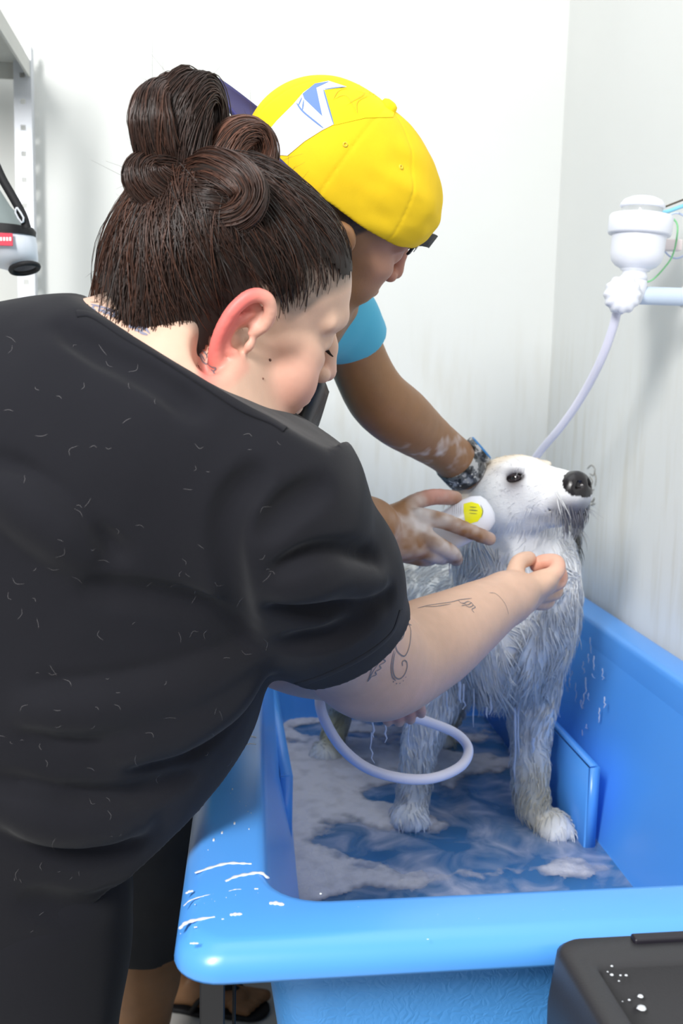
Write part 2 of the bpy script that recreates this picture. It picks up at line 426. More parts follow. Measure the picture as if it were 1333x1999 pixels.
# ================================================================== the tub
ZR = .90
M_TUB = mat('blue_plastic', (.09, .355, .90), .30, .8, bump=(60, .02, .002), var=(4, .03))
def fibreglass():
    m = mat('rough_blue_fibreglass', (.09, .37, .86), .45, .5, var=(6, .05)); nt = m.node_tree; b = nt.nodes['Principled BSDF']
    tc = nt.nodes.new('ShaderNodeTexCoord'); w = nt.nodes.new('ShaderNodeTexVoronoi'); w.feature = 'DISTANCE_TO_EDGE'; w.inputs['Scale'].default_value = 75
    n = nt.nodes.new('ShaderNodeTexNoise'); n.inputs['Scale'].default_value = 30; nt.links.new(tc.outputs['Object'], n.inputs['Vector'])
    mx = nt.nodes.new('ShaderNodeMix'); mx.data_type = 'RGBA'; mx.inputs['Factor'].default_value = .12
    nt.links.new(tc.outputs['Object'], mx.inputs['A']); nt.links.new(n.outputs['Color'], mx.inputs['B']); nt.links.new(mx.outputs['Result'], w.inputs['Vector'])
    bp = nt.nodes.new('ShaderNodeBump'); bp.inputs['Strength'].default_value = .28; bp.inputs['Distance'].default_value = .003
    nt.links.new(w.outputs['Distance'], bp.inputs['Height']); nt.links.new(bp.outputs['Normal'], b.inputs['Normal']); return m
M_TUBX = fibreglass()
def arc(cx, cy, r, a0, a1, n): return [(cx+r*math.cos(math.radians(a)), cy+r*math.sin(math.radians(a))) for a in np.linspace(a0, a1, n)]
def rrect(x0, x1, y0, y1, r, z, n=9, sk=.035):
    P = arc(x0+r, y0+r, r, 180, 270, n)+arc(x1-r, y0+r, r, 270, 360, n)+arc(x1-r, y1-r, r, 0, 90, n)+arc(x0+r, y1-r, r, 90, 180, n)
    return [(x+sk*(1-x/.75)*(y-.78)+.012*(y-.78), y, z) for x, y in P]
def stack(name, loops, bottom=False, top=False):
    V = [p for l in loops for p in l]; n = len(loops[0]); F = []
    bm = bmesh.new(); vs = [bm.verts.new(p) for p in V]
    for i in range(len(loops)-1):
        for k in range(n): bm.faces.new((vs[i*n+k], vs[i*n+(k+1) % n], vs[(i+1)*n+(k+1) % n], vs[(i+1)*n+k]))
    if bottom: bm.faces.new(vs[:n][::-1])
    if top: bm.faces.new(vs[-n:])
    me = bpy.data.meshes.new(name); bm.to_mesh(me); bm.free(); return me
OX0, OX1, OY0, OY1 = -.022, .752, .733, 2.20
IX0, IX1, IY0, IY1 = .055, .682, .808, 2.12
tub = empty('dog_bath', (.36, 1.45, 0), 'large bright blue plastic dog bath with a wide flat rim on black legs', 'bathtub')
lip = []
for dr, dz in ((.010, -.028), (.001, -.028), (.0, -.025), (.001, -.018), (.0035, -.011), (.008, -.007), (.014, -.002), (.022, 0)):
    lip.append(rrect(OX0+dr, OX1-dr, OY0+dr, OY1-dr, max(.04-dr*.6, .02), ZR+dz))
for dr, dz in ((.012, 0), (.006, -.001), (.002, -.005), (0, -.012)):
    lip.append(rrect(IX0-dr, IX1+dr, IY0-dr, IY1+dr, .05+dr, ZR+dz))
lip.append(rrect(IX0+.004, IX1-.004, IY0+.002, IY1-.003, .05, ZR-.045))
link('rim', stack('rim', lip), M_TUB, tub)
zf = .585
ins = []
for t in np.linspace(0, 1, 6):
    ins.append(rrect(IX0+.004+t*.052, IX1-.004-t*.062, IY0+.002+t*.02, IY1-.003-t*.045, .05, (ZR-.045)*(1-t)+(zf+.02)*t))
ins.append(rrect(.115, .612, .835, 2.067, .045, zf+.006)); ins.append(rrect(.125, .602, .845, 2.057, .04, zf))
link('basin', stack('basin', ins, top=True), M_TUB, tub)
ou = []
for t in np.linspace(0, 1, 4):
    ou.append(rrect(IX0-.010+t*.05, IX1+.010-t*.06, IY0-.012+t*.02, IY1+.012-t*.045, .05, (ZR-.02)*(1-t)+(.56)*t))
ou.append(rrect(.10, .63, .82, 2.08, .04, .555))
link('outer_shell', stack('outer_shell', ou[::-1], bottom=True), M_TUBX, tub)
# low guard boards moulded along both side walls
def rail(xa, xb):
    bm = bmesh.new(); vs = []
    for y in (1.458, 2.075):
        s_ = .010*(y-1.458)
        for x, z in ((xa, .588), (xb, .588), (xb, .735), (xa, .735)): vs.append(bm.verts.new((x+s_, y, z)))
    for f in ((0, 1, 2, 3), (7, 6, 5, 4), (0, 4, 5, 1), (1, 5, 6, 2), (2, 6, 7, 3), (3, 7, 4, 0)): bm.faces.new([vs[i] for i in f])
    bmesh.ops.bevel(bm, geom=bm.edges[:], offset=.003, segments=2, affect='EDGES'); return bm_mesh('guard_board', bm)
link('guard_board', rail(.112, .134), M_TUB, tub); link('guard_board', rail(.596, .616), M_TUB, tub)
# frame
M_FRAME = mat('black_painted_steel', (.02, .02, .022), .4, .5, bump=(200, .05, .001))
lx = at(414, 1950, .88).x
for x, y in ((lx, .88), (.70, .88), (lx+.03, 2.10), (.70, 2.10)):
    link('leg', box_mesh('leg', (x-.0115, y-.0115, 0), (x+.0115, y+.0115, .852), .0015, 1), M_FRAME, tub, smooth=False)
for y in (.88, 2.10): link('crossbar', box_mesh('crossbar', (lx+.01+(.03 if y > 2 else 0), y-.0115, .12), (.70-.01, y+.0115, .143), .0015, 1), M_FRAME, tub, smooth=False)
rx = at(457, 1950, .93)
link('brace_rod', tube_mesh('brace_rod', [(rx.x, .93, .13), (rx.x, .93, .5), (rx.x, .93, .86)], .0018, 2, 8), M_FRAME, tub)
M_PIPE = mat('white_pvc', (.72, .74, .80), .35, .5)
link('drain_pipe', tube_mesh('drain_pipe', [(.36, 1.5, .56), (.36, 1.5, .3), (.36, 1.52, .1), (.36, 1.62, .03), (.36, 2.0, .03)], .025, 6, 16), M_PIPE, tub)
# ------------------------------------------------------------------ bath water and lather
def water_mat():
    m = mat('murky_bath_water', (.10, .26, .46), .06, .6, bump=(28, .25, .004), alpha=.62, ior=1.33); nt = m.node_tree; b = nt.nodes['Principled BSDF']
    tc = nt.nodes.new('ShaderNodeTexCoord'); n = nt.nodes.new('ShaderNodeTexNoise'); n.inputs['Scale'].default_value = 16; n.inputs['Detail'].default_value = 7; n.inputs['Distortion'].default_value = .8
    nt.links.new(tc.outputs['Object'], n.inputs['Vector'])
    r = nt.nodes.new('ShaderNodeMapRange'); r.inputs['From Min'].default_value = .42; r.inputs['From Max'].default_value = .72; nt.links.new(n.outputs['Fac'], r.inputs['Value'])
    mx = nt.nodes.new('ShaderNodeMix'); mx.data_type = 'RGBA'; nt.links.new(r.outputs[0], mx.inputs['Factor'])
    mx.inputs['A'].default_value = (.07, .22, .42, 1); mx.inputs['B'].default_value = (.42, .46, .60, 1); nt.links.new(mx.outputs['Result'], b.inputs['Base Color'])
    r2 = nt.nodes.new('ShaderNodeMapRange'); r2.inputs['To Min'].default_value = .55; r2.inputs['To Max'].default_value = .95; nt.links.new(r.outputs[0], r2.inputs['Value']); nt.links.new(r2.outputs[0], b.inputs['Alpha']); return m
M_FOAM = mat('soap_lather', (.66, .65, .70), .6, .35, bump=(260, .5, .003))
_a = M_FOAM.node_tree.nodes.new('ShaderNodeAttribute'); _a.attribute_name = 'Col'; M_FOAM.node_tree.links.new(_a.outputs['Fac'], M_FOAM.node_tree.nodes['Principled BSDF'].inputs['Alpha'])
M_SUDS = mat('fresh_white_suds', (.82, .86, .92), .35, .5, alpha=.85, bump=(400, .3, .001))
ZW = .60
wl = rrect(.111, .616, .832, 2.07, .05, ZW)
tag(link('bath_water', stack('bath_water', [wl], top=True), water_mat(), smooth=False), 'shallow blue soapy water covering the bottom of the dog bath', 'water', kind='stuff')
def foam_field():
    res = .0035; xs = np.arange(.10, .63, res); ys = np.arange(.86, 2.08, res); X, Y = np.meshgrid(xs, ys, indexing='ij'); P = np.stack([X.ravel(), Y.ravel(), np.zeros(X.size)], 1)
    wp = P+.03*np.stack([fbm(P, 22, 3)-.5, fbm(P+5, 22, 3)-.5, 0*P[:, 0]], 1)
    w = .34+.42*(fbm(wp, 16, 4)-.5)*2
    # where the photograph shows more or less lather (pixels turned into spots on the water)
    for px, py, rx_, ry_, a in ((620, 1560, 120, 110, .5), (760, 1460, 260, 55, .42), (900, 1500, 130, 30, .35), (600, 1690, 60, 60, .35), (800, 1600, 70, 22, .4), (720, 1580, 40, 20, .25), (1130, 1700, 60, 30, .25), (1000, 1700, 160, 20, .18),
                                (700, 1650, 120, 45, -.25), (930, 1570, 80, 30, -.55), (760, 1555, 70, 16, -.3), (615, 1424, 40, 9, -.7), (700, 1436, 25, 6, -.5), (870, 1650, 130, 40, -.12), (1000, 1560, 60, 60, -.2)):
        c = atz(px, py, ZW); e = atz(px+rx_, py, ZW); g = atz(px, py-ry_, ZW); sx = abs(e.x-c.x); sy = abs(g.y-c.y)
        w = w+a*np.exp(-((P[:, 0]-c.x)/sx)**2-((P[:, 1]-c.y)/sy)**2)
    h = (w-.5)
    bub = noise(P, 160)*.6+noise(P, 320)*.4
    h = h+.10*(fbm(P, 90, 3)-.5)
    z = ZW+.0006+np.clip(h, 0, .35)*.016+np.clip(h*12, 0, 1)*(bub-.3)*.0030
    dens = np.clip(h/.16, 0, 1)**.8*(.72+.42*fbm(P, 60, 3)).clip(0, .97)
    x0 = .118+.035*(1-.118/.75)*(Y.ravel()-.78)+.012*(Y.ravel()-.78)-.016; x1 = .615+.012*(Y.ravel()-.78)+.012
    ok = (h > -.004) & (P[:, 0] > x0) & (P[:, 0] < x1)
    V = P.copy(); V[:, 2] = z; nx, ny = X.shape; I = np.arange(nx*ny).reshape(nx, ny)
    Q = np.stack([I[:-1, :-1], I[1:, :-1], I[1:, 1:], I[:-1, 1:]], -1).reshape(-1, 4); Q = Q[ok[Q].all(1)]
    u, inv = np.unique(Q, return_inverse=True); return V[u], inv.reshape(-1, 4), dens[u]
V, F, DN = foam_field()
tag(link('soap_foam', mesh_np('soap_foam', V, F, np.stack([DN]*3, 1)), M_FOAM), 'grey white soap lather floating in patches on the bath water', 'foam', kind='stuff')
# ------------------------------------------------------------------ suds splashed on the rim
def blobs():
    P_ = []
    c6 = lambda L: [(160+x/2.469, 1500+y/2.469) for x, y in L]
    for L, w in (([(545, 503), (620, 478), (700, 458), (770, 458), (818, 460)], 5), ([(690, 545), (740, 522), (800, 510), (860, 503), (898, 528)], 5.5), ([(500, 602), (520, 592), (537, 590)], 4),
                 ([(490, 662), (520, 636), (575, 617), (635, 604)], 2), ([(705, 592), (740, 583), (772, 582)], 2), ([(470, 772), (500, 745), (550, 730), (640, 715)], 5.5), ([(712, 706), (740, 703), (772, 702)], 6),
                 ([(902, 650), (935, 650), (975, 658)], 7), ([(520, 842), (540, 842), (562, 842)], 3), ([(1145, 603), (1155, 603)], 3.5), ([(830, 580), (850, 580)], 3.5), ([(672, 727), (684, 725)], 3), ([(540, 765), (555, 763)], 2.4)):
        P_.append((c6(L), w))
    for x, y, w in ((635, 345, 9), (675, 310, 8), (735, 265, 8), (805, 292, 5), (725, 100, 5), (760, 160, 2.5), (790, 180, 2.5), (800, 208, 3), (815, 215, 3), (716, 120, 2.5), (608, 392, 3), (740, 610, 2.5), (695, 622, 3), (640, 640, 2.5), (590, 650, 2), (545, 655, 3), (625, 630, 2), (475, 795, 2.5), (848, 600, 2.2)):
        P_.append((c6([(x-w*.6, y), (x, y), (x+w*.6, y)]), w*.8))
    for L, w in (([(484, 1440), (492, 1438), (500, 1440)], 3.5), ([(474, 1457), (488, 1452), (500, 1453)], 2.5)): P_.append((L, w))
    for x, y in ((700, 1770), (855, 1785), (935, 1793), (835, 1833), (1100, 1776), (1290, 1735)): P_.append(([(x-2, y), (x+2, y)], 1.4))
    out = []
    for L, w in P_:
        Q = [atz(x, y, ZR) for x, y in L]; Q = cr(np.array([tuple(q) for q in Q]), 5); m = len(Q)
        d = (Q[m//2][1])/FPX; s_ = np.sin(np.linspace(.12, .88, m)*math.pi)**.6*w*d*(1+.25*np.sin(np.arange(m)*1.7))
        V, F = tubes(Q[None], s_[None], 8)
        ends = np.array([0, 0, ZR]); V[:, 2] = ZR-.0002+np.maximum(V[:, 2]-ZR, -.001)*.45
        V = V[:, :]; out.append((V, F))
    return merge(out)
V, F = blobs()
tag(link('suds_splash', mesh_np('suds_splash', V, F), M_SUDS), 'small white suds splashed on the near corner of the blue rim', 'foam', kind='stuff')
# ================================================================== wall water heater with tap, hose and wires
M_HW = mat('white_heater_plastic', (.84, .86, .94), .28, .6); M_CLR = mat('clear_plastic', (.85, .88, .86), .1, .5, alpha=.45)
HYY = 1.5; hp = lambda x, y, dy=0: at(x, y, HYY+dy)
heater = empty('shower_heater', hp(1248, 560), 'white electric shower heater with round collar fixed beside the right wall', 'water heater')
bot = hp(1236, 556); top = hp(1256, 388); ax = (top-bot); L = ax.length; k = L/168; px = HYY/FPX
def hl(name, prof, m): return link(name, lathe(name, [(r*px, h*k) for r, h in prof], bot, ax, 48), m, heater)
hl('neck', [(20, -4), (22, 8), (26, 10), (26, 18), (24, 20), (24, 26), (29, 28), (29, 34), (30, 36)], M_HW)
hl('heating_chamber', [(28, 30), (40, 36), (49, 46), (52, 60), (53, 100), (53, 108)], M_HW)
hl('collar', [(52, 96), (60, 97), (62, 101), (62, 132), (59, 136), (44, 139), (30, 139)], M_HW)
hl('clear_ring', [(39, 138), (40, 150), (38, 152)], M_CLR)
hl('inner_plate', [(20, 138), (20, 153)], M_HW)
hl('cap', [(2, 150), (41, 150), (44, 152), (43, 157), (37, 165), (24, 171), (8, 173), (.1, 173)], M_HW)
# tap: ribbed knob facing the room
kc = hp(1218, 574, -.045); n = 16
kn = []
for j, (r, d) in enumerate(((.1, -.002), (22, -.002), (30, 0), (36, .006), (37, .022), (34, .026), (18, .026), (16, .05))):
    ring = []
    for i in range(96):
        t = 2*math.pi*i/96; rr = r*px*(1+(.045*math.cos(t*12) if 2 <= j <= 5 else 0)); ring.append((kc.x+rr*math.cos(t)+d*.25, kc.y+d, kc.z+rr*math.sin(t)))
    kn.append(ring)
V = [p for r in kn for p in r]; F = [(j*96+i, j*96+(i+1) % 96, (j+1)*96+(i+1) % 96, (j+1)*96+i) for j in range(len(kn)-1) for i in range(96)]
link('tap_knob', mesh_np('tap_knob', V, F), M_HW, heater)
link('tap_body', tube_mesh('tap_body', [tuple(hp(1204, 600)), tuple(hp(1212, 585)), tuple(hp(1226, 572)), tuple(hp(1236, 555)), tuple(hp(1238, 545))], [.012, .018, .024, .021, .018], 5, 20), M_HW, heater)
pa = hp(1228, 576)
wx = WX+.01
tb = link('inlet_pipe', tube_mesh('inlet_pipe', [tuple(pa), (pa.x+.03, HYY, pa.z), (wx, HYY, pa.z-.0)], .0135, 4, 20), mat('pale_blue_pvc', (.62, .72, .86), .35, .5), heater)
for x0, x1, r in ((1284, 1294, 17), (1298, 1330, 17.5), (1330, 1345, 21)):
    a = hp(x0, 595).x; b_ = hp(x1, 595).x
    link('pipe_coupling', lathe('pipe_coupling', [(r*px*.6, 0), (r*px, .001), (r*px, b_-a-.001), (r*px*.6, b_-a)], (a, HYY, pa.z), (1, 0, 0), 28), mat('cream_pvc', (.84, .84, .78), .4, .5), heater)
def wire(name, pts, r, col, dy=.03):
    return link(name, tube_mesh(name, [tuple(hp(x, y, dy if len(q) == 0 else q[0])) for x, y, *q in pts], r, 6, 8), mat(name, col, .4, .5), heater)
w = wire('dark_wire', [(1284, 410), (1300, 403), (1333, 390), (1380, 372, .03), (1455, 346, .03)], .0015, (.10, .08, .06)); 
wire('blue_wire', [(1286, 416), (1305, 412), (1333, 402), (1380, 385), (1455, 358)], .0030, (.25, .62, .85))
wire('green_wire', [(1255, 553, -.01), (1275, 545, .0), (1298, 521, .02), (1312, 500, .03), (1320, 470, .03), (1322, 440), (1312, 425), (1296, 414)], .0014, (.25, .62, .30))
cl = [(1312+34*math.cos(t)*.9+8, 460+44*math.sin(t), .05+.006*t) for t in np.linspace(-1.4, 7.5, 26)]
wire('pale_blue_wire', cl, .0016, (.60, .68, .90))
link('wire_connector', box_mesh('wire_connector', tuple(hp(1296, 488, .03)), tuple(hp(1322, 470, .05)), .002), mat('clear_connector', (.86, .76, .76), .3, .5), heater)
# hose: from the tap down behind the dog, then the loop in front of the forearm
M_HOSE = mat('white_vinyl_hose', (.76, .76, .90), .3, .6)
hs = [(1206, 598, 1.5), (1196, 640, 1.51), (1172, 705, 1.54), (1135, 775, 1.6), (1095, 833, 1.66), (1050, 887, 1.72), (990, 975, 1.78), (930, 1080, 1.83), (850, 1180, 1.8), (770, 1240, 1.62), (690, 1270, 1.42), (638, 1310, 1.30), (624, 1368, 1.26), (640, 1418, 1.25), (672, 1465, 1.245), (722, 1502, 1.24), (790, 1520, 1.24), (850, 1518, 1.25), (900, 1495, 1.27), (914, 1462, 1.30), (890, 1432, 1.31), (835, 1409, 1.295), (775, 1391, 1.275), (735, 1372, 1.265)]
HOSE = [tuple(at(*p)) for p in hs]
tag(link('shower_hose', tube_mesh('shower_hose', HOSE, .0068, 8, 18), M_HOSE), 'white flexible shower hose looping down from the tap into the bath', 'hose')
# ================================================================== black plastic tray cabinet at the right front
M_BOX = mat('black_moulded_plastic', (.028, .028, .032), .42, .5, bump=(700, .25, .0008)); 
bx0 = at(1078, 1862, .715).x; 
box = empty('tool_box', (bx0+.25, .52, 0), 'black plastic storage box with a sunken tray top in front of the bath', 'storage box')
ZB = .905
def rr2(x0, x1, y0, y1, r, z): return rrect(x0, x1, y0, y1, r, z, 7, 0)
X1 = bx0+.50; Y0, Y1 = .34, .722
L = [rr2(bx0+.012, X1-.012, Y0+.01, Y1-.01, .02, 0), rr2(bx0-.005, X1, Y0, Y1, .022, .86), rr2(bx0, X1, Y0, Y1, .022, ZB-.004), rr2(bx0+.004, X1-.004, Y0+.004, Y1-.004, .02, ZB),
     rr2(bx0+.022, X1-.024, Y0+.024, Y1-.038, .008, ZB), rr2(bx0+.025, X1-.027, Y0+.027, Y1-.041, .007, ZB-.004), rr2(bx0+.035, X1-.034, Y0+.034, Y1-.052, .007, ZB-.055)]
link('box_body', stack('box_body', L, True, True), M_BOX, box)
hx = at(1228, 1858, .715).x
link('hinge_bar', box_mesh('hinge_bar', (hx, .706, ZB-.004), (X1-.03, .716, ZB+.004), .002), mat('dark_hinge_bar', (.015, .013, .02), .4, .5), box)
sp = []  # bright reflections of foam drops, modelled as raised white blobs
for x, y, r in ((1161, 1972, 11.5), (1252, 1968, 10), (1178, 1931, 6), (1194, 1886, 3), (1194, 1903, 3.5), (1222, 1904, 3), (1211, 1904, 2.4), (1208, 1915, 2.2), (1228, 1952, 3), (1134, 1958, 3), (1141, 1965, 2.4), (1143, 1976, 2.4), (1207, 1994, 4), (1250, 1945, 6), (1186, 1897, 1.8), (1215, 1955, 1.8)):
    zz = ZB if y < 1894 else ZB-.055
    p = atz(x, y, zz); rr_ = r*p.y/FPX
    if zz == ZB-.055 and p.y > .66: p = at(x, y, .672)
    fld = [(0, 1.0), (.35, .93), (.7, .7), (.95, .3), (1.02, 0)]
    V = []; F = []
    for j, (q, h) in enumerate(fld):
        for i in range(12): V.append((p.x+rr_*q*math.cos(i*math.pi/6)*(1+.15*math.sin(i*2.3)), p.y+rr_*q*math.sin(i*math.pi/6), p.z+h*rr_*.55))
    F = [(j*12+i, j*12+(i+1) % 12, j*12+12+(i+1) % 12, j*12+12+i) for j in range(4) for i in range(12)]
    sp.append((np.array(V), np.array(F)))
V, F = merge(sp)
tag(link('drop_reflections', mesh_np('drop_reflections', V, F), M_SUDS), 'white blobs for the bright reflections of foam drops in the tray of the black box', 'foam', kind='stuff')
# ================================================================== the dog
def paint(V, base, spots):
    """base colour with soft spots (centre, radius or radii, colour, amount) that belong to the thing"""
    c = np.tile(np.array(base, float), (len(V), 1))
    for ctr, r, col, a in spots:
        q = ((V-np.array(ctr))/np.array(r))**2; w = (a*np.clip(1.35-np.sqrt(q.sum(1)), 0, 1)/1.0).clip(0, 1)[:, None]; w = w*w*(3-2*w)
        c = c*(1-w)+np.array(col)*w
    return c
def frame(F, U):
    F = Vector(F).normalized(); U = Vector(U); U = (U-F*U.dot(F)).normalized(); R = F.cross(U)
    return np.array(F), np.array(R), np.array(U)
A = lambda x, y, Y: V3(at(x, y, Y))
dog = empty('dog', tuple(atz(930, 1560, .59)), 'wet white dog covered in lather standing in the blue bath with its nose raised', 'dog')
dF, dR, dU = frame((.56, -.79, .20), (-.1, .12, 1)); Rm = np.stack([dF, dR, dU])
hc = A(984, 962, 1.555)
def hl_(f, r, u): return hc+dF*f+dR*r+dU*u
f = Field()
# trunk, rump, chest, neck
f.ell(A(820, 1215, 1.90), (.105, .16, .118), k=.05)
f.ell(A(890, 1220, 1.76), (.105, .17, .118), k=.05)
f.ell(A(992, 1225, 1.62), (.095, .12, .125), k=.05)
f.ell(A(1020, 1180, 1.585), (.078, .08, .12), k=.04)
f.chain([(A(1000, 1190, 1.60), .085), (A(1000, 1090, 1.59), .080), (A(985, 1000, 1.575), .062)], k=.04)
f.ell(A(1050, 1120, 1.57), (.055, .06, .085), k=.03)
# head
f.ell(hc, (.072, .056, .054), Rm, k=.02)
f.ell(hl_(.03, 0, .012), (.052, .045, .042), Rm, k=.02)
f.ell(hl_(.012, .03, -.022), (.05, .03, .036), Rm, k=.02); f.ell(hl_(.012, -.03, -.022), (.05, .03, .036), Rm, k=.02)
f.chain([(hl_(.055, 0, -.006), .042), (hl_(.092, 0, -.012), .036), (hl_(.122, 0, -.011), .030)], k=.022)
f.ell(hl_(.112, .014, -.020), (.034, .015, .018), Rm, k=.012); f.ell(hl_(.112, -.014, -.020), (.034, .015, .018), Rm, k=.012)
f.chain([(hl_(.04, 0, -.042), .026), (hl_(.10, 0, -.040), .017), (hl_(.126, 0, -.036), .013)], k=.014)   # lower jaw
f.ell(hl_(.137, 0, -.002), (.016, .0265, .0215), Rm, k=.006)                # nose pad
for s_ in (1, -1):
    f.ell(hl_(.153, s_*.0115, .000), (.009, .0062, .0068), Rm, k=.003, op='s')
    f.cone(hl_(.142, s_*.015, -.004), hl_(.149, s_*.018, -.005), .0035, .0015, k=.003, op='s')
    f.ell(hl_(.052, s_*.036, .020), (.016, .010, .0095), Rm, k=.006, op='s')   # eye hollow
    f.ell(hl_(.047, s_*.034, .036), (.024, .012, .008), Rm, k=.010)             # brow
    f.ell(hl_(.056, s_*.032, .0095), (.020, .009, .007), Rm, k=.008)
f.cone(hl_(.150, 0, -.008), hl_(.142, 0, -.028), .0012, .0012, k=.003, op='s')
f.chain([(hl_(.135, .014, -.030), .0012), (hl_(.105, .028, -.032), .0016), (hl_(.07, .036, -.026), .0012)], k=.004, op='s')
# ears: near one laid back, far one hanging
f.chain([(hl_(-.030, .040, .026), .012), (hl_(-.045, .050, .004), .012), (hl_(-.050, .050, -.030), .008)], k=.012)
f.chain([(hl_(-.02, -.055, .018), .014), (A(1098, 1010, 1.66), .013), (A(1116, 1045, 1.60), .013), (A(1124, 1074, 1.585), .005)], k=.010)
# legs
def leg(pts, k=.02): f.chain([(A(*p[:3]), p[3]) for p in pts], k=k, n=3, k2=.012)
pr = atz(1062, 1612, .60); ply = pr.y
leg([(1045, 1230, 1.60, .055), (1036, 1340, 1.585, .042), (1034, 1430, 1.575, .029), (1034, 1510, ply+.01, .024), (1040, 1575, ply, .024)])
plf = atz(800, 1598, .60).y
leg([(900, 1240, 1.64, .055), (852, 1350, 1.62, .038), (828, 1430, 1.60, .026), (812, 1500, plf+.01, .021), (803, 1570, plf, .022)])
hy = atz(640, 1470, .60).y
leg([(760, 1230, 1.92, .085), (672, 1310, 1.86, .05), (668, 1360, 1.93, .028), (655, 1420, hy+.03, .019), (646, 1462, hy+.01, .018)])
hy2 = atz(858, 1446, .60).y
leg([(850, 1250, 1.96, .085), (872, 1310, 1.90, .05), (884, 1370, 1.98, .028), (868, 1410, hy2+.02, .019), (860, 1440, hy2+.01, .018)])
def paw(c, fwd, s=1.0):
    c = Vector(c); fwd = Vector(fwd).normalized(); sd = Vector((-fwd.y, fwd.x, 0)); R_ = np.array([fwd, sd, (0, 0, 1)])
    f.ell(c+fwd*.008*s+Vector((0, 0, .012)), (.040*s, .028*s, .022*s), R_, k=.012)
    for i, t in enumerate((-1.5, -.5, .5, 1.5)):
        b = c+sd*t*.0145*s+fwd*(.030 if abs(t) < 1 else .022)*s; f.ell(b+Vector((0, 0, .006)), (.020*s, .0095*s, .013*s), R_, k=.006)
paw(pr+Vector((.002, -.012, 0)), (.45, -.9, 0), 1.0); paw(atz(798, 1600, .60), (-.1, -1, 0), 1.0)
paw(atz(638, 1474, .60), (-.35, -.9, 0), .9); paw(atz(856, 1449, .60), (-.1, -1, 0), .85)
def furmod(P, d):
    m = np.abs(d) < .03
    if not m.any(): return d
    Q = P[m]; q = Q*np.array([1, 1, .35]); a = np.clip((1.10-Q[:, 2])/.06, .12, 1)*np.clip((Q[:, 2]-.62)/.08, .3, 1)
    hd = np.linalg.norm(Q-hc, axis=1) < .10; a = np.where(hd, .10, a)
    d = d.copy(); d[m] += -(fbm(q, 55, 3)-.5)*.016*a; return d
f.mods.append(furmod); f.modamp = .01
V, F = f.mesh(.0028); V = smooth_mesh(V, F, 1, .4)
DOGT = bvh(V, F); DV, DFc = V, F
WHT = (.84, .85, .87); BEI = (.80, .67, .50); YEL = (.55, .50, .36); GRY = (.30, .30, .33)
spots = [(hl_(-.01, 0, .05), (.06, .06, .03), BEI, .75), (hl_(.04, -.02, .045), (.07, .03, .025), BEI, .9), (hl_(-.05, .06, .0), .035, BEI, .8),
         (hl_(.055, .042, .006), (.026,)*3, (.45, .45, .50), .65), (hl_(.055, .040, .018), (.017,)*3, (.12, .10, .10), .9), (hl_(.055, -.040, .018), (.017,)*3, (.12, .10, .10), .9),
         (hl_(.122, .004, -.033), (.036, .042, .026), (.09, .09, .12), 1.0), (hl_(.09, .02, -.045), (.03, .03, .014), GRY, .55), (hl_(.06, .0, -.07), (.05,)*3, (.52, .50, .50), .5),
         (A(1120, 1055, 1.59), (.02, .04, .03), (.16, .16, .15), 1.0),
         (A(1040, 1560, ply), (.05, .06, .085), YEL, .75), (A(1065, 1610, ply), (.05,)*3, (.66, .62, .52), .7), (A(812, 1520, plf), (.04, .05, .07), YEL, .45), (A(655, 1430, hy), (.05, .06, .09), (.50, .46, .28), .9), (A(866, 1430, hy2), (.05, .06, .09), (.50, .46, .28), .9),
         (A(800, 1135, 1.85), (.06, .08, .03), (.42, .40, .36), .8), (A(1035, 1400, 1.57), (.03, .03, .07), (.58, .62, .70), .5)]
C = paint(V, WHT, spots); n_ = fbm(V*np.array([1, 1, .3]), 60, 2)[:, None]; C = C*(.86+.26*n_)
nz = np.linalg.norm((V-hl_(.139, 0, -.001)) @ Rm.T/np.array([.0195, .029, .0235]), axis=1) < 1.05
C[nz] = (.012, .010, .011); C = C.clip(0, .9)
body = link('body', mesh_np('body', V, F, C), mat('wet_white_fur', WHT, .55, .4, attr=True, bump=(350, .4, .0015), sss=0), dog)
# wet nose leather
nm = F[nz[F].all(1)]; u, inv = np.unique(nm, return_inverse=True); nv = V[u]; nc = nv.mean(0); nv = nv+(nv-nc)/np.linalg.norm(nv-nc, axis=1, keepdims=True)*.0005
link('nose', mesh_np('nose', nv, inv.reshape(-1, 4)), mat('wet_black_nose', (.012, .010, .012), .22, .6, bump=(900, .3, .0006)), dog)
for s_ in (1, -1):
    bm = bmesh.new(); bmesh.ops.create_uvsphere(bm, u_segments=24, v_segments=16, radius=.0092); me = bm_mesh('eye', bm); me.transform(Matrix.Translation(Vector(hl_(.0520, s_*.0330, .0205))))
    e = link('eye', me, mat('dark_eye', (.012, .008, .006), .05, .8, coat=1), dog)
    # lids half closed round the eye
    up_ = [hl_(.0505+.0118*math.cos(a)*1.0, s_*(.0315+.0085-.002*abs(math.cos(a))), .0205+.0048*math.sin(a)) for a in np.linspace(math.pi, 0, 7)]
    lo_ = [hl_(.0505+.0118*math.cos(a), s_*(.0315+.0085-.002*abs(math.cos(a))), .0205-.0036*math.sin(a)) for a in np.linspace(math.pi, 0, 7)]
    link('eyelid', tube_mesh('eyelid', [tuple(p) for p in up_], .0020, 3, 8), mat('dark_lid', (.05, .04, .045), .5, .4), dog)
    link('eyelid', tube_mesh('eyelid', [tuple(p) for p in lo_], .0017, 3, 8), mat('dark_lid', (.05, .04, .045), .5, .4), dog)
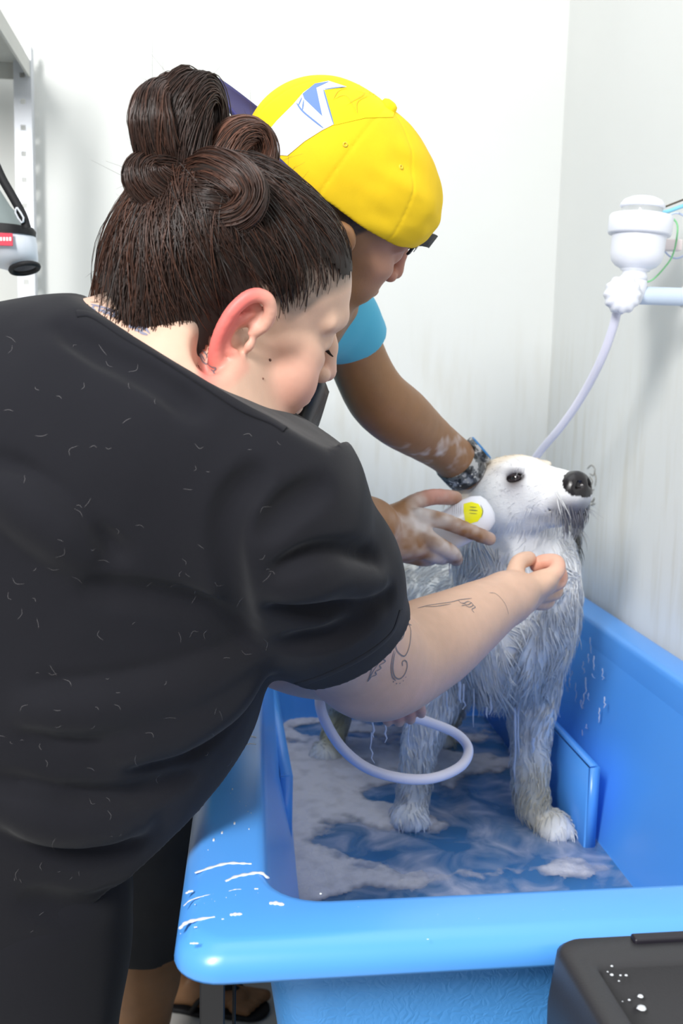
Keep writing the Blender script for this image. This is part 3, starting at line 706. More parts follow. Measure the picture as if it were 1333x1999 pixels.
# lathered coat: clumped locks lying along the body and hanging off it
rng = np.random.default_rng(3)
def surf_samples(V, F, n, wfun=None):
    a = V[F[:, 0]]; b = V[F[:, 1]]; c = V[F[:, 2]]; d = V[F[:, 3]]; cr_ = np.cross(c-a, d-b); ar = np.linalg.norm(cr_, axis=1); N = cr_/(ar[:, None]+1e-12)
    w = ar.copy()
    if wfun is not None: w = w*wfun((a+c)/2, N)
    i = rng.choice(len(F), n, p=w/w.sum()); u = rng.random((n, 1)); v = rng.random((n, 1))
    return a[i]*(1-u)*(1-v)+b[i]*u*(1-v)+c[i]*u*v+d[i]*(1-u)*v, N[i], i
def dw(P, N):
    w = np.ones(len(P)); hd = np.linalg.norm(P-hc, axis=1); w[np.linalg.norm(P-hl_(.05, 0, 0), axis=1) < .085] = .55
    w[np.linalg.norm(P-hl_(.139, 0, 0), axis=1) < .036] = 0; w[np.linalg.norm(P-hl_(.052, .036, .018), axis=1) < .020] = 0
    w[N[:, 1] > .5] *= .3; w[P[:, 2] < .63] *= .4
    return w
NS = 15000; P0, N0, I0 = surf_samples(V, F, NS, dw)
head = np.linalg.norm(P0-hl_(.03, 0, 0), axis=1) < .095
g = np.array([0, 0, -1.]); clump = np.stack([fbm(P0+k, 30, 2)-.5 for k in (3.1, 9.7, 17.3)], 1)*2.6
dirv = g*.8+clump+(P0-hc)*np.array([.2, .2, .0])
hb = -dF*.9+g*.35+clump*.35; dirv = np.where(head[:, None], hb, dirv)
dirv -= (dirv*N0).sum(1, keepdims=True)*N0; dirv /= np.linalg.norm(dirv, axis=1, keepdims=True)+1e-9
ln = rng.uniform(.014, .034, NS)*np.where(head, .26, 1)*np.where(P0[:, 2] < .80, .6, 1)
under = (N0[:, 2] < -.35) & (P0[:, 2] > .72)
chin = (np.linalg.norm(P0-hl_(.10, 0, -.05), axis=1) < .045) & (N0[:, 2] < .1)
ln = np.where(chin, rng.uniform(.007, .017, NS), ln); dirv[chin] = dirv[chin]*.5+g*.8
M_ = 5; t = np.linspace(0, 1, M_)[None, :, None]
L = P0[:, None]+dirv[:, None]*ln[:, None, None]*t+N0[:, None]*(np.where(head, .0006, .003)[:, None, None]*np.sin(t*math.pi*.9)+.0002)
L += g*(t**2)*(ln[:, None, None]*.35)+np.where(under, .012, 0)[:, None, None]*g*t
L += (rng.normal(0, 1, (NS, 1, 3))*.0016)*t
w = np.where(head, .00030, .0009)[:, None]*np.array([1, .95, .8, .55, .12])[None]*rng.uniform(.6, 1.6, (NS, 1))
Vf, Ff = tubes(L, w, 3)
vi = F[I0, 0]; Cf = np.repeat(C[vi]*rng.uniform(.9, 1.12, (NS, 1)), M_*3, 0).clip(0, .95)
link('coat', mesh_np('coat', Vf, Ff, Cf), mat('lathered_locks', WHT, .45, .5, attr=True), dog)['kind'] = 'stuff'
# whiskers
wk = []
for i in range(26):
    s_ = 1 if i % 2 else -1; b = hl_(.10+.03*rng.random(), s_*.024, -.026-.01*rng.random()); d = (dF*rng.uniform(-.1, .9)+dR*s_*rng.uniform(.3, 1)-dU*rng.uniform(.1, .9)); d /= np.linalg.norm(d)
    t_ = np.linspace(0, 1, 6)[:, None]; wk.append(b+d*t_*rng.uniform(.02, .04)+g*t_**2*.008)
wV, wF = tubes(np.array(wk), np.array([.0003, .0003, .00025, .0002, .00015, .00005])[None], 3)
link('whiskers', mesh_np('whiskers', wV, wF), mat('dark_whisker', (.35, .35, .38), .5, .4), dog)['kind'] = 'stuff'
# ================================================================== people: shared builders
def earfield(f, p, Rm, F, R, U, s, ears, ear_wh=(1, 1), ear_r=.0715):
    for q in ears:
        f.ell(p(-.033, q*(ear_r+.012), -.004), np.array((.017, .018, .040))*s, Rm, k=.014*s, op='s')
        ef = F*.94+R*q*.34; eo = R*q-F*.34; eo /= np.linalg.norm(eo); eu = U+F*.14; eu -= eo*(eu @ eo); eu /= np.linalg.norm(eu); ef = np.cross(eu, eo) if q < 0 else np.cross(eo, eu); ef *= np.sign(ef @ F); ew, eh = ear_wh
        c = p(-.012, q*ear_r, .004); g = lambda a, b, o: c+(ef*a*ew+eu*b*eh+eo*o)*s; Er = np.stack([ef, eu, eo])
        f.ell(g(-.003, .002, .006), np.array((.0165, .029, .0055))*s, Er, k=.006*s)
        f.ell(g(.004, -.003, .011), np.array((.0100, .0140, .0110))*s, Er, k=.004*s, op='s')
        f.ell(g(.000, .018, .0125), np.array((.0085, .009, .005))*s, Er, k=.004*s, op='s')
        f.chain([(g(.008, .004, .006), .0030*s), (g(.0155, .014, .008), .0038*s), (g(.0135, .026, .011), .0044*s), (g(.002, .0335, .014), .0050*s), (g(-.012, .029, .017), .0052*s), (g(-.019, .014, .019), .0052*s), (g(-.019, -.003, .018), .0050*s), (g(-.014, -.018, .014), .0050*s), (g(-.005, -.028, .009), .0065*s), (g(.004, -.030, .005), .0060*s)], k=.0035*s, n=3)
        f.chain([(g(-.002, .018, .010), .0028*s), (g(-.010, .008, .0125), .0034*s), (g(-.010, -.007, .012), .0032*s), (g(-.002, -.016, .0095), .0034*s), (g(.006, -.014, .0085), .003*s)], k=.003*s, n=2)
        f.ell(g(.0135, -.004, .007), np.array((.0045, .0065, .0045))*s, Er, k=.003*s)
        f.cone(g(.006, -.003, .004), g(.009, -.003, -.010), .0034*s, .0025*s, k=.002*s, op='s')
def headfield(f, O, F, R, U, s=1.0, fat=0.0, ears=(1, -1), ear_wh=(1, 1), ear_r=.0715):
    """head in its own frame: F face, R its right, U crown; O = point between the ears"""
    Rm = np.stack([F, R, U]); p = lambda a, b, c: O+(F*a+R*b+U*c)*s
    E = lambda a, b, c, r, k=.012, op='u': f.ell(p(a, b, c), np.array(r)*s, Rm, k=k*s, op=op)
    E(-.012, 0, .052, (.098, .074, .082), .02)                       # cranium
    E(.030, 0, .066, (.064, .062, .058), .02); E(.055, 0, .052, (.040, .050, .034), .02)                        # forehead
    E(-.055, 0, .025, (.055, .062, .055), .02)
    E(.045, 0, .000, (.050, .058, .060), .02)                        # face mass
    E(.040, 0, -.050, (.050, .052+fat*.5, .045), .02)                # jaw
    f.chain([(p(.004, .050+fat*.3, -.028), .019*s), (p(.045, .040+fat*.4, -.072), .020*s), (p(.078, .0, -.088), .019*s), (p(.045, -.040-fat*.4, -.072), .020*s), (p(.004, -.050-fat*.3, -.028), .019*s)], k=.02*s)
    for q in (1, -1):
        E(.055, q*(.040+fat*.5), -.020, (.032, .026+fat*.3, .034), .016)     # cheek
        E(.060, q*.044, .008, (.026, .018, .014), .014)                      # cheekbone
        E(.094, q*.031, .024, (.013, .018, .011), .010, 's')                 # eye hollow
        E(.079, q*.031, .026, (.0135, .0145, .0125), .005)                   # eye ball under lid
        f.chain([(p(.0885, q*.012, .047), .006*s), (p(.086, q*.032, .050), .006*s), (p(.074, q*.052, .043), .005*s)], k=.014*s)   # brow
        f.cone(p(.090, q*.024, .0195), p(.084, q*.044, .021), .0022*s, .0015*s, k=.004*s)
    f.chain([(p(.094, 0, .040), .008*s), (p(.106, 0, .020), .0085*s), (p(.116, 0, -.002), .0105*s)], k=.008*s)   # nose
    for q in (1, -1):
        E(.106, q*.0135, -.006, (.010, .008, .0085), .005)
        E(.110, q*.0075, -.0145, (.005, .0035, .005), .003, 's')
    E(.088, 0, -.040, (.018, .028, .020), .012)
    f.chain([(p(.088, .024, -.041), .004*s), (p(.103, .009, -.0335), .0058*s), (p(.103, -.009, -.0335), .0058*s), (p(.088, -.024, -.041), .004*s)], k=.006*s)
    f.chain([(p(.088, .022, -.043), .004*s), (p(.102, 0, -.0465), .0075*s), (p(.088, -.022, -.043), .004*s)], k=.005*s)
    f.chain([(p(.090, .025, -.041), .0010*s), (p(.111, .0, -.0395), .0012*s), (p(.090, -.025, -.041), .0010*s)], k=.003*s, op='s')
    E(.090, 0, -.072, (.016, .020, .014), .010)                      # chin
    earfield(f, p, Rm, F, R, U, s, ears, ear_wh, ear_r)
    return p, Rm
def finger(f, pts, r, k=.006):
    """pts root..tip in world; r root radius; small swelling at the joints"""
    n = len(pts); rr = [r*(1.0-.10*i/(n-1)*1.6) for i in range(n)]; f.chain([(p, q) for p, q in zip(pts, rr)], k=k, n=3, k2=.003)
def skinmat(name, col, rough=.48): return mat(name, col, rough, .4, attr=True, bump=(420, .18, .0008), sss=.12)
# ================================================================== the woman
woman = empty('person', (-.27, 1.0, 0), 'woman with dark hair bun in a black t-shirt, tattooed arm reaching to the dog', 'person')
az, pi_, ro = map(math.radians, (21, 21, 15))
hF = Vector((math.cos(az)*math.cos(pi_), math.sin(az)*math.cos(pi_), -math.sin(pi_))); hR0 = hF.cross(Vector((0, 0, 1))).normalized(); hU0 = hR0.cross(hF)
hU = hU0*math.cos(ro)+hR0*math.sin(ro); hR = hF.cross(hU); wF, wR, wU = map(lambda v: np.array(v), (hF, hR, hU))
wS = 1.0
wO = A(496, 648, .885)-wR*.088-wU*.010+wF*.004
B = Field(); wp, wRm = headfield(B, wO, wF, wR, wU, wS, .022, ears=())
# neck and upper back (nape)
B.ell(wp(.030, .010, -.085), (.055, .055, .035), wRm, k=.03)
B.chain([(wp(-.035, .005, -.02), .056), (wp(-.052, .010, -.070), .060), (A(345, 770, .93), .072), (A(245, 770, .95), .072), (A(190, 800, .96), .072)], k=.03)
B.chain([(A(-120, 930, 1.0), .07), (A(150, 812, .955), .082), (A(330, 905, .93), .080), (A(520, 1015, .90), .066)], k=.04)
B.ell(A(130, 1100, 1.0), (.185, .145, .20), k=.06); B.ell(A(110, 1360, 1.0), (.17, .15, .15), k=.06)
earfield(B, wp, wRm, wF, wR, wU, wS, (1, -1), (.84, 1.10), .082)
# right arm
B.chain([(A(535, 1040, .905), .068), (A(625, 1180, .98), .066), (A(702, 1270, 1.065), .060)], k=.03)
B.chain([(A(702, 1270, 1.065), .060), (A(745, 1300, 1.10), .053), (A(800, 1276, 1.14), .050), (A(860, 1245, 1.18), .0465), (A(925, 1205, 1.24), .038), (A(975, 1175, 1.29), .0295), (A(1005, 1160, 1.315), .0275)], k=.02, n=3)
B.ell(A(725, 1318, 1.085), (.040, .04, .032), k=.03)
# right hand gripping the chest fur
HQ = lambda x, y, Y=1.345: A(x, y, Y)
pfr = frame(np.array(HQ(1075, 1128, 1.365))-HQ(1000, 1168, 1.315), (-.35, .5, .8)); PR = np.stack(pfr)
B.ell(HQ(1024, 1154, 1.328), (.034, .028, .019), PR, k=.016); B.ell(HQ(1052, 1146, 1.342), (.028, .033, .017), PR, k=.014)
B.ell(HQ(1020, 1176, 1.335), (.028, .018, .018), PR, k=.014)
finger(B, [HQ(1048, 1132, 1.335), HQ(1084, 1118, 1.335), HQ(1086, 1098, 1.350), HQ(1062, 1096, 1.360), HQ(1046, 1104, 1.365)], .0110)
finger(B, [HQ(1058, 1146, 1.345), HQ(1090, 1136, 1.352), HQ(1090, 1116, 1.370), HQ(1066, 1112, 1.380), HQ(1052, 1118, 1.382)], .0108)
finger(B, [HQ(1054, 1162, 1.352), HQ(1082, 1158, 1.365), HQ(1084, 1140, 1.384), HQ(1064, 1134, 1.390), HQ(1052, 1136, 1.390)], .0102)
finger(B, [HQ(1044, 1178, 1.358), HQ(1068, 1177, 1.374), HQ(1070, 1160, 1.390), HQ(1054, 1154, 1.394)], .0092)
finger(B, [HQ(1002, 1150, 1.318), HQ(1004, 1122, 1.325), HQ(1013, 1098, 1.342), HQ(1032, 1090, 1.358)], .0122)
# left arm, hidden behind the right, and the hand that holds the hose
B.chain([(A(330, 960, 1.10), .055), (A(480, 1180, 1.17), .046), (A(560, 1270, 1.19), .040), (A(640, 1298, 1.225), .034), (A(705, 1322, 1.245), .026)], k=.03, n=2)
B.ell(A(735, 1338, 1.255), (.036, .024, .020), k=.014); B.ell(A(760, 1346, 1.262), (.026, .026, .018), k=.012)
for i, (x, y) in enumerate(((735, 1345), (757, 1345), (779, 1342), (800, 1338))):
    Yb = 1.262
    finger(B, [A(x-10, y-4, Yb), A(x+8, y+16, Yb-.020), A(x+18, y+40, Yb-.018), A(x+22, (1408, 1409, 1404, 1393)[i], Yb+.004-.002)], .0086 if i < 3 else .0078)
finger(B, [A(720, 1335, 1.26), A(724, 1360, 1.25), A(738, 1384, 1.262)], .0100)
V, F = B.mesh(.0022); V = smooth_mesh(V, F, 2, .4); WT = bvh(V, F)
SK = (.64, .42, .315); RED = (.68, .24, .18)
sp = [(wp(-.025, .085, -.01), (.022, .02, .035), (.62, .31, .23), .6), (wp(.058, .055, -.022), (.042,)*3, (.62, .27, .21), .8), (wp(.112, 0, -.005), (.02,)*3, (.68, .36, .30), .6),
      (wp(.03, .06, -.07), (.03,)*3, (.64, .37, .29), .5), (A(740, 1330, 1.08), (.05,)*3, (.70, .36, .27), .6), (A(700, 1310, 1.05), (.05,)*3, (.68, .40, .32), .4),
      (A(1085, 1115, 1.35), (.026,)*3, (.74, .34, .27), .85), (A(1050, 1110, 1.36), (.024,)*3, (.72, .28, .20), .8), (A(1045, 1150, 1.33), (.05,)*3, (.66, .44, .32), .7),
      (A(770, 1380, 1.26), (.045, .04, .022), (.60, .22, .17), .9), (wp(-.06, .04, -.03), (.05,)*3, (.66, .42, .32), .4), (wp(.075, .03, -.05), (.025,)*3, (.64, .36, .30), .4)]
C = paint(V, SK, sp)
_eo = wR-wF*.34; _eo /= np.linalg.norm(_eo); _eu = wU+wF*.14; _eu -= _eo*(_eu @ _eo); _eu /= np.linalg.norm(_eu); _ef = np.cross(_eo, _eu); _ef *= np.sign(_ef @ wF)
_c = wp(-.012, .082, .004); _d = V-_c; _a, _b, _o = (_d @ _ef)/.84, (_d @ _eu)/1.1, _d @ _eo
_w = np.clip((_o-.003)/.006, 0, 1)*np.clip((1.25-np.sqrt((_a/.026)**2+(_b/.040)**2))/.2, 0, 1)
_w *= np.clip(.55+(-_a)/.03, .25, 1); _w = _w[:, None]; C = C*(1-_w)+np.array((.72, .17, .15))*_w
C *= (.93+.14*fbm(V, 90, 3))[:, None]
q = (V-wO) @ wRm.T; fq, rq, uq = q.T
def hairline(fq, uq): return np.where(fq > .0, .030+np.clip(fq/.088, 0, 1.2)**1.15*.058-.018*np.exp(-((fq-.032)/.012)**2), np.interp(fq, [-.15, -.115, -.085, -.060, -.042, -.028, -.012, 0], [-.018, -.034, -.066, -.088, -.070, -.012, .040, .046]))
hm = np.clip((uq-hairline(fq, uq)+.004)/.012, 0, 1)*(np.linalg.norm(q-np.array([-.004, 0, .01]), axis=1) > .062)*(np.abs(rq) < .088)
earm = (np.abs(rq) > .0775) & (uq < .046) & (fq > -.035) & (fq < .02); hm[earm] = 0; hm[uq < -.095] = 0; hm *= np.clip((.118-np.linalg.norm((q-np.array([-.02, 0, .045]))*np.array([.9, 1.15, 1]), axis=1))/.01, 0, 1)
hm = hm*(.75+.25*fbm(V, 130, 2)); SCALP = np.array((.26, .20, .165)); C = C*(1-hm[:, None])+SCALP*hm[:, None]
for m_, r_ in ((wp(.040, .085, -.008), .0016), (wp(.022, .090, -.030), .0012)):                       # moles
    dd = None
C = C.clip(0, 1)
body = link('body', mesh_np('body', V, F, C), skinmat('light_skin', SK), woman)
for (x, y, r) in ((527, 703, .0014), (513, 739, .0010)):
    l, n = hit(WT, x, y); bm = bmesh.new(); bmesh.ops.create_uvsphere(bm, u_segments=10, v_segments=6, radius=r); me = bm_mesh('mole', bm); me.transform(Matrix.Translation(l)); link('mole', me, mat('mole_brown', (.16, .07, .05), .6), woman)
# lashes of the lowered eye
ls = []
for s_ in (1, -1):
    for t in np.linspace(-1, 1, 22):
        b = wp(.0915-.004*t*t, s_*(.031+.0125*t), .0205-.0015*(1-t*t)); d = wF*.8-wU*.7+wR*s_*t*.3; d /= np.linalg.norm(d); tt = np.linspace(0, 1, 4)[:, None]; ls.append(b+d*tt*.0085+wU*tt**2*.002)
Vl, Fl = tubes(np.array(ls), np.array([.0005, .0004, .0003, .0001])[None], 3); M_LASH = mat('dark_lash', (.02, .014, .012), .5)
link('eyelashes', mesh_np('eyelashes', Vl, Fl), M_LASH, woman)['kind'] = 'stuff'
# tattoos: thin inked lines on the skin
M_INK = mat('tattoo_ink', (.17, .18, .21), .6, .3, alpha=.72); M_INK2 = mat('blue_tattoo_ink', (.24, .26, .36), .6, .3, alpha=.75)
def tattoo(lines, mt, w, lab):
    r = [ribbon(WT, L, w if len(L[0]) == 2 else w, .0005) for L in lines]; r = [x for x in r if x is not None]
    if not r: return
    V, F = merge(r); o = link('tattoo', mesh_np('tattoo', V, F), mt, woman); o['label'] = lab
z3 = lambda L: [(520+x/2.2217, 1100+y/2.2217) for x, y in L]
tattoo([z3(l) for l in ([(605, 235), (615, 260), (625, 290), (622, 340), (612, 380), (595, 402), (570, 385), (560, 360), (562, 335)], [(612, 262), (628, 268)], [(590, 300), (575, 325), (560, 335), (540, 345)],
    [(600, 290), (590, 320), (570, 340)], [(560, 340), (545, 365), (520, 375), (495, 385), (470, 405), (458, 440), (450, 480), (438, 512)], [(520, 375), (524, 395), (505, 412), (515, 425), (490, 440), (495, 455), (472, 468), (475, 482), (455, 490), (438, 512)],
    [(520, 390), (490, 425), (460, 470), (445, 500)], [(500, 388), (490, 420)], [(478, 402), (470, 440)], [(552, 375), (545, 410), (540, 450), (545, 490), (560, 508)], [(558, 380), (550, 420), (548, 460), (556, 490), (575, 500), (595, 485), (608, 455), (608, 430), (598, 420), (588, 428), (590, 445)],
    [(548, 510), (552, 514)], [(560, 519), (565, 521)], [(575, 519), (580, 518)], [(590, 510), (594, 506)], [(602, 494), (604, 490)])], M_INK, .0016, 'grey line tattoo of a leaf and scroll above the elbow')
tattoo([z3(l) for l in ([(655, 195), (700, 183), (750, 175), (800, 168), (840, 158), (890, 152)], [(690, 188), (740, 186), (800, 176)], [(830, 160), (850, 175), (875, 165), (895, 180), (880, 190), (860, 182), (845, 185)], [(893, 180), (905, 190), (890, 200), (900, 214)], [(845, 168), (870, 180), (890, 170)])], M_INK, .0013, 'faint grey tattoo along the forearm')
tattoo([z3(l) for l in ([(965, 128), (990, 130), (1015, 150), (1035, 178), (1045, 205), (1048, 222)],)], M_INK, .0009, 'thin grey line tattoo round the wrist')
n6 = lambda L: [(x/2.5635, 560+y/2.5635) for x, y in L]
tattoo([n6(l) for l in ([(455, 88), (500, 100), (560, 118), (630, 148)], [(470, 95), (462, 110), (478, 118)], [(500, 102), (498, 122), (515, 118), (520, 135)], [(535, 112), (530, 135), (552, 128), (550, 148)], [(575, 125), (568, 150), (590, 140), (600, 155), (585, 160)], [(608, 140), (600, 158)], [(612, 108), (625, 118)],
    [(665, 160), (700, 178), (750, 235)], [(640, 185), (665, 190), (650, 200), (680, 205)], [(672, 185), (690, 200), (680, 215), (705, 222)], [(700, 195), (715, 212), (705, 228), (740, 242)], [(600, 65), (630, 60), (650, 75), (670, 72)], [(615, 75), (640, 70)])], M_INK2, .0026, 'blue grey tattooed lettering across the back of the neck')
tattoo([n6(l) for l in ([(990, 305), (1020, 325), (1040, 355), (1038, 385), (1015, 375), (1000, 345), (990, 320)], [(1040, 385), (1060, 400), (1080, 405), (1070, 420), (1055, 412)], [(1065, 425), (1078, 435)], [(1000, 330), (1025, 370)])], M_INK, .0014, 'small grey tattoo on the side of the neck')
# ------------------------------------------------------------------ black t-shirt
M_SHIRT = mat('black_cotton', (.0075, .0077, .0115), .88, .25, bump=(1100, .25, .0006), sheen=.08)
T = Field()
T.chain([(A(-160, 950, 1.02), .10), (A(-60, 830, .98), .094), (A(140, 786, .95), .085)], k=.04)
T.chain([(A(140, 786, .95), .085), (A(330, 895, .93), .085), (A(520, 1000, .895), .084)], k=.04)
T.ell(A(130, 1095, .99), (.205, .17, .215), k=.06); T.ell(A(110, 1350, 1.0), (.198, .18, .172), k=.05); T.ell(A(300, 1150, 1.0), (.10, .12, .12), k=.06)
T.ell(A(60, 1560, 1.0), (.155, .16, .16), k=.06); T.ell(A(40, 1760, 1.0), (.128, .15, .20), k=.06); T.chain([(A(60, 1800, 1.0), .10), (A(30, 2050, 1.0), .105)], k=.05)
T.ell(A(230, 920, .92), (.15, .09, .10), k=.05); T.chain([(A(225, 800, .93), .086), (A(350, 860, .915), .092), (A(470, 920, .90), .088)], k=.03)
T.chain([(A(520, 1000, .895), .088), (A(600, 1130, .95), .084), (A(664, 1226, 1.01), .0745)], k=.03)
T.chain([(A(330, 960, 1.10), .07), (A(430, 1110, 1.15), .058)], k=.04)
e0, e1 = V3(A(630, 1180, 1.0)), V3(A(652, 1243, 1.025)); hn = e1-A(597, 1165, 1.012); hn /= np.linalg.norm(hn)
T0 = Field(); T0.p = list(T.p); cv, cf = T0.mesh(.008); TT = bvh(cv, cf)
def groove(pts, r, k=.02, op='s', dep=0):
    P = []
    for x, y in cr(np.array(pts, float), 4):
        l, n = hit(TT, x, y)
        if l is not None: P.append(np.array(l)+np.array(n)*dep)
    m = len(P)
    if m > 2: T.chain([(p, r*math.sin(math.pi*(.1+.8*i/(m-1)))) for i, p in enumerate(P)], k=k, op=op)
# folds of the cloth: ridges and valleys round the armpit, shoulder and waist
for pts, r in (([(485, 1268), (420, 1290), (330, 1320), (220, 1345), (80, 1352)], .007), ([(490, 1300), (420, 1345), (330, 1390), (200, 1420), (60, 1425)], .006), ([(500, 1330), (450, 1390), (380, 1450), (270, 1500)], .006),
               ([(480, 1235), (455, 1150), (440, 1060), (455, 980), (500, 925)], .006), ([(470, 1240), (400, 1190), (300, 1165), (180, 1150)], .005), ([(545, 1120), (610, 1090), (680, 1085), (730, 1100)], .005),
               ([(540, 1190), (620, 1185), (700, 1180), (760, 1165)], .005), ([(560, 1260), (640, 1250), (720, 1215)], .004), ([(120, 640), (200, 690), (300, 740), (380, 800)], .004), ([(0, 905), (70, 960), (150, 1030), (230, 1080)], .006), ([(520, 1040), (570, 985), (630, 950)], .004),
               ([(0, 1530), (120, 1560), (250, 1560), (360, 1520)], .006), ([(20, 1620), (140, 1660), (260, 1650)], .006), ([(60, 1760), (160, 1780), (240, 1750)], .006)):
    groove(pts, r*.45, .020, dep=.001)
for pts, r in (([(490, 1285), (420, 1318), (330, 1355), (200, 1383), (60, 1388)], .010), ([(500, 1310), (440, 1368), (350, 1425), (240, 1462)], .010), ([(560, 1150), (640, 1135), (740, 1140)], .0035), ([(0, 950), (80, 1015), (160, 1080)], .008), ([(10, 1575), (130, 1612), (270, 1605)], .010)):
    groove(pts, r*.7, .030, 'u', -.006)
def hole(P):
    a = V3(A(330, 775, .93)); b = V3(wp(-.045, .008, -.03)); ba = b-a; t = ((P-a) @ ba)/(ba @ ba); t = np.clip(t, -.3, 3); d = P-a-t[:, None]*ba; return np.linalg.norm(d, axis=1)-(.088-.010*np.clip(t, 0, 1))
# neck opening: everything above the line of the collar is cut away
c0, c1, c2 = V3(A(150, 603, .90)), V3(A(548, 828, .93)), V3(A(335, 694, 1.12))
_h = [hit(TT, x, y)[0] for x, y in ((215, 630), (350, 708), (500, 800))]; c0b, c2b, c1b = map(V3, _h)
c2 = c2b+np.array(ray(350, 708))*.12+np.array((0, 0, .014)); _c0, _c1 = c0, c1; c0, c1 = c0b, c1b
nn = np.cross(c1-c0, c2-c0); nn /= np.linalg.norm(nn); nn = nn*np.sign(nn[2])
def collar(P):
    a = (P-c0) @ nn; ax_ = (c1-c0)/np.linalg.norm(c1-c0); t = (P-c0) @ ax_; L = np.linalg.norm(c1-c0)
    return -np.maximum(np.maximum(-t-.06, t-L-.06), -a)
T.fn(lambda P: -(-collar(P)) if False else -collar(P), A(150, 900, .8)-.3, A(600, 500, 1.1)+.3, .006, 's')
T.plane(e1, hn); T.cone(e0-hn*.02, e1+hn*.05, .068, .069, k=.006, op='s')
T.plane((0, 0, .66), (0, 0, -1))
T.mods.append(lambda P, d: d-(fbm(P*np.array([1, 1, .6]), 9, 3)-.5)*.007-(fbm(P, 34, 2)-.5)*.0014); T.modamp = .008
V, F = T.mesh(.0035); V = smooth_mesh(V, F, 1, .5); ST = bvh(V, F)
shirt = link('t_shirt', mesh_np('t_shirt', V, F), M_SHIRT, woman); shirt['label'] = 'plain black cotton t-shirt with stray dog hairs on it'
def band(pts, w, thick, name, tree, mt, parent, n=6):
    P = cr(np.array(pts, float), n); L = []; Nn = []
    for x, y in P:
        l, m = hit(tree, x, y)
        if l is None: continue
        L.append(np.array(l)); Nn.append(np.array(m))
    L = np.array(L); Nn = np.array(Nn)
    for _ in range(3): L[1:-1] = (L[:-2]+L[1:-1]*2+L[2:])/4; Nn[1:-1] = (Nn[:-2]+Nn[1:-1]*2+Nn[2:])/4
    Nn /= np.linalg.norm(Nn, axis=1, keepdims=True); Tt = np.gradient(L, axis=0); Tt /= np.linalg.norm(Tt, axis=1, keepdims=True); Sd = np.cross(Tt, Nn); m = len(L)
    prof = [(-.5, -.6), (-.5, .6), (-.38, 1), (.38, 1), (.5, .6), (.5, -.6)]; V = np.concatenate([L+Sd*a*w+Nn*b*thick for a, b in prof]); k = len(prof)
    F = [(a*m+i, a*m+i+1, ((a+1) % k)*m+i+1, ((a+1) % k)*m+i) for a in range(k) for i in range(m-1)]
    return link(name, mesh_np(name, V, F), mt, parent)
band([(150, 613), (182, 616), (250, 659), (320, 700), (400, 750), (470, 794), (530, 822), (556, 838)], .010, .0012, 'collar_band', ST, M_SHIRT, shirt)
band([(782, 1190), (768, 1232), (732, 1266), (690, 1292), (640, 1316), (590, 1334), (552, 1343)], .010, .0007, 'sleeve_hem', ST, M_SHIRT, shirt)
# stray dog hairs stuck to the shirt
r2 = np.random.default_rng(11); hs_ = []
for i in range(150):
    x = r2.uniform(5, 560); y = r2.uniform(650, 1980); l, n = hit(ST, x, y)
    if l is None: continue
    a = r2.uniform(0, 2*math.pi); Ln = r2.uniform(6, 26); c = r2.uniform(-.8, .8); pts = [(x, y), (x+Ln*.5*math.cos(a), y+Ln*.5*math.sin(a)), (x+Ln*math.cos(a+c), y+Ln*math.sin(a+c))]
    rb = ribbon(ST, pts, .0003, .0006, 3)
    if rb: hs_.append(rb)
V, F = merge(hs_); o = link('stray_dog_hairs', mesh_np('stray_dog_hairs', V, F), mat('pale_hair', (.22, .21, .22), .6, alpha=.45), shirt); o['kind'] = 'stuff'
# ------------------------------------------------------------------ trousers and shoes (mostly below the frame)
Pn = Field(); hipL, hipR = V3(A(20, 1760, 1.10)), V3(A(60, 1760, .93))
Pn.ell((hipL+hipR)/2, (.115, .155, .12), k=.05)
for h in (hipL, hipR): Pn.chain([(h, .09), ((h[0]-.0, h[1], .48), .07), ((h[0]-.03, h[1], .09), .055)], k=.04)
Pn.plane((0, 0, .06), (0, 0, -1)); Pn.mods.append(lambda P, d: d-(fbm(P*np.array([1, 1, .5]), 14, 2)-.5)*.008); Pn.modamp = .005
V, F = Pn.mesh(.007); link('trousers', mesh_np('trousers', V, F), M_SHIRT, woman)
for h in (hipL, hipR):
    Sh = Field(); Sh.chain([((h[0]-.05, h[1], .045), .040), ((h[0]+.06, h[1], .035), .036), ((h[0]+.13, h[1], .030), .030)], k=.02); Sh.plane((0, 0, .004), (0, 0, -1))
    V, F = Sh.mesh(.005); link('shoe', mesh_np('shoe', V, F), M_BK, woman)
# ------------------------------------------------------------------ hair
HB = Field(); hs2 = wRm
HB.ell(wp(-.016, 0, .054), (.106, .080, .088), wRm, k=.02); HB.ell(wp(-.062, .004, .018), (.064, .070, .066), wRm, k=.02); HB.ell(wp(-.050, .010, -.030), (.070, .074, .068), wRm, k=.02); HB.ell(wp(.028, 0, .074), (.066, .068, .054), wRm, k=.02)
HBc = wp(-.01, 0, .03)
cvx, cfx = HB.mesh(.004); HT = bvh(cvx, cfx); HC = Vector(HBc)
def Rcap(dirs):
    out = np.empty(len(dirs))
    for i, d in enumerate(dirs):
        l, n, k_, t = HT.ray_cast(HC, Vector(d)); out[i] = t if t else .09
    return out
knot = A(395, 415, .935); kd = knot-HBc; kd /= np.linalg.norm(kd)
r3 = np.random.default_rng(5)
def hair_ok(fq, rq, uq, edge=0): return (uq > hairline(fq, uq)+edge)
roots = []
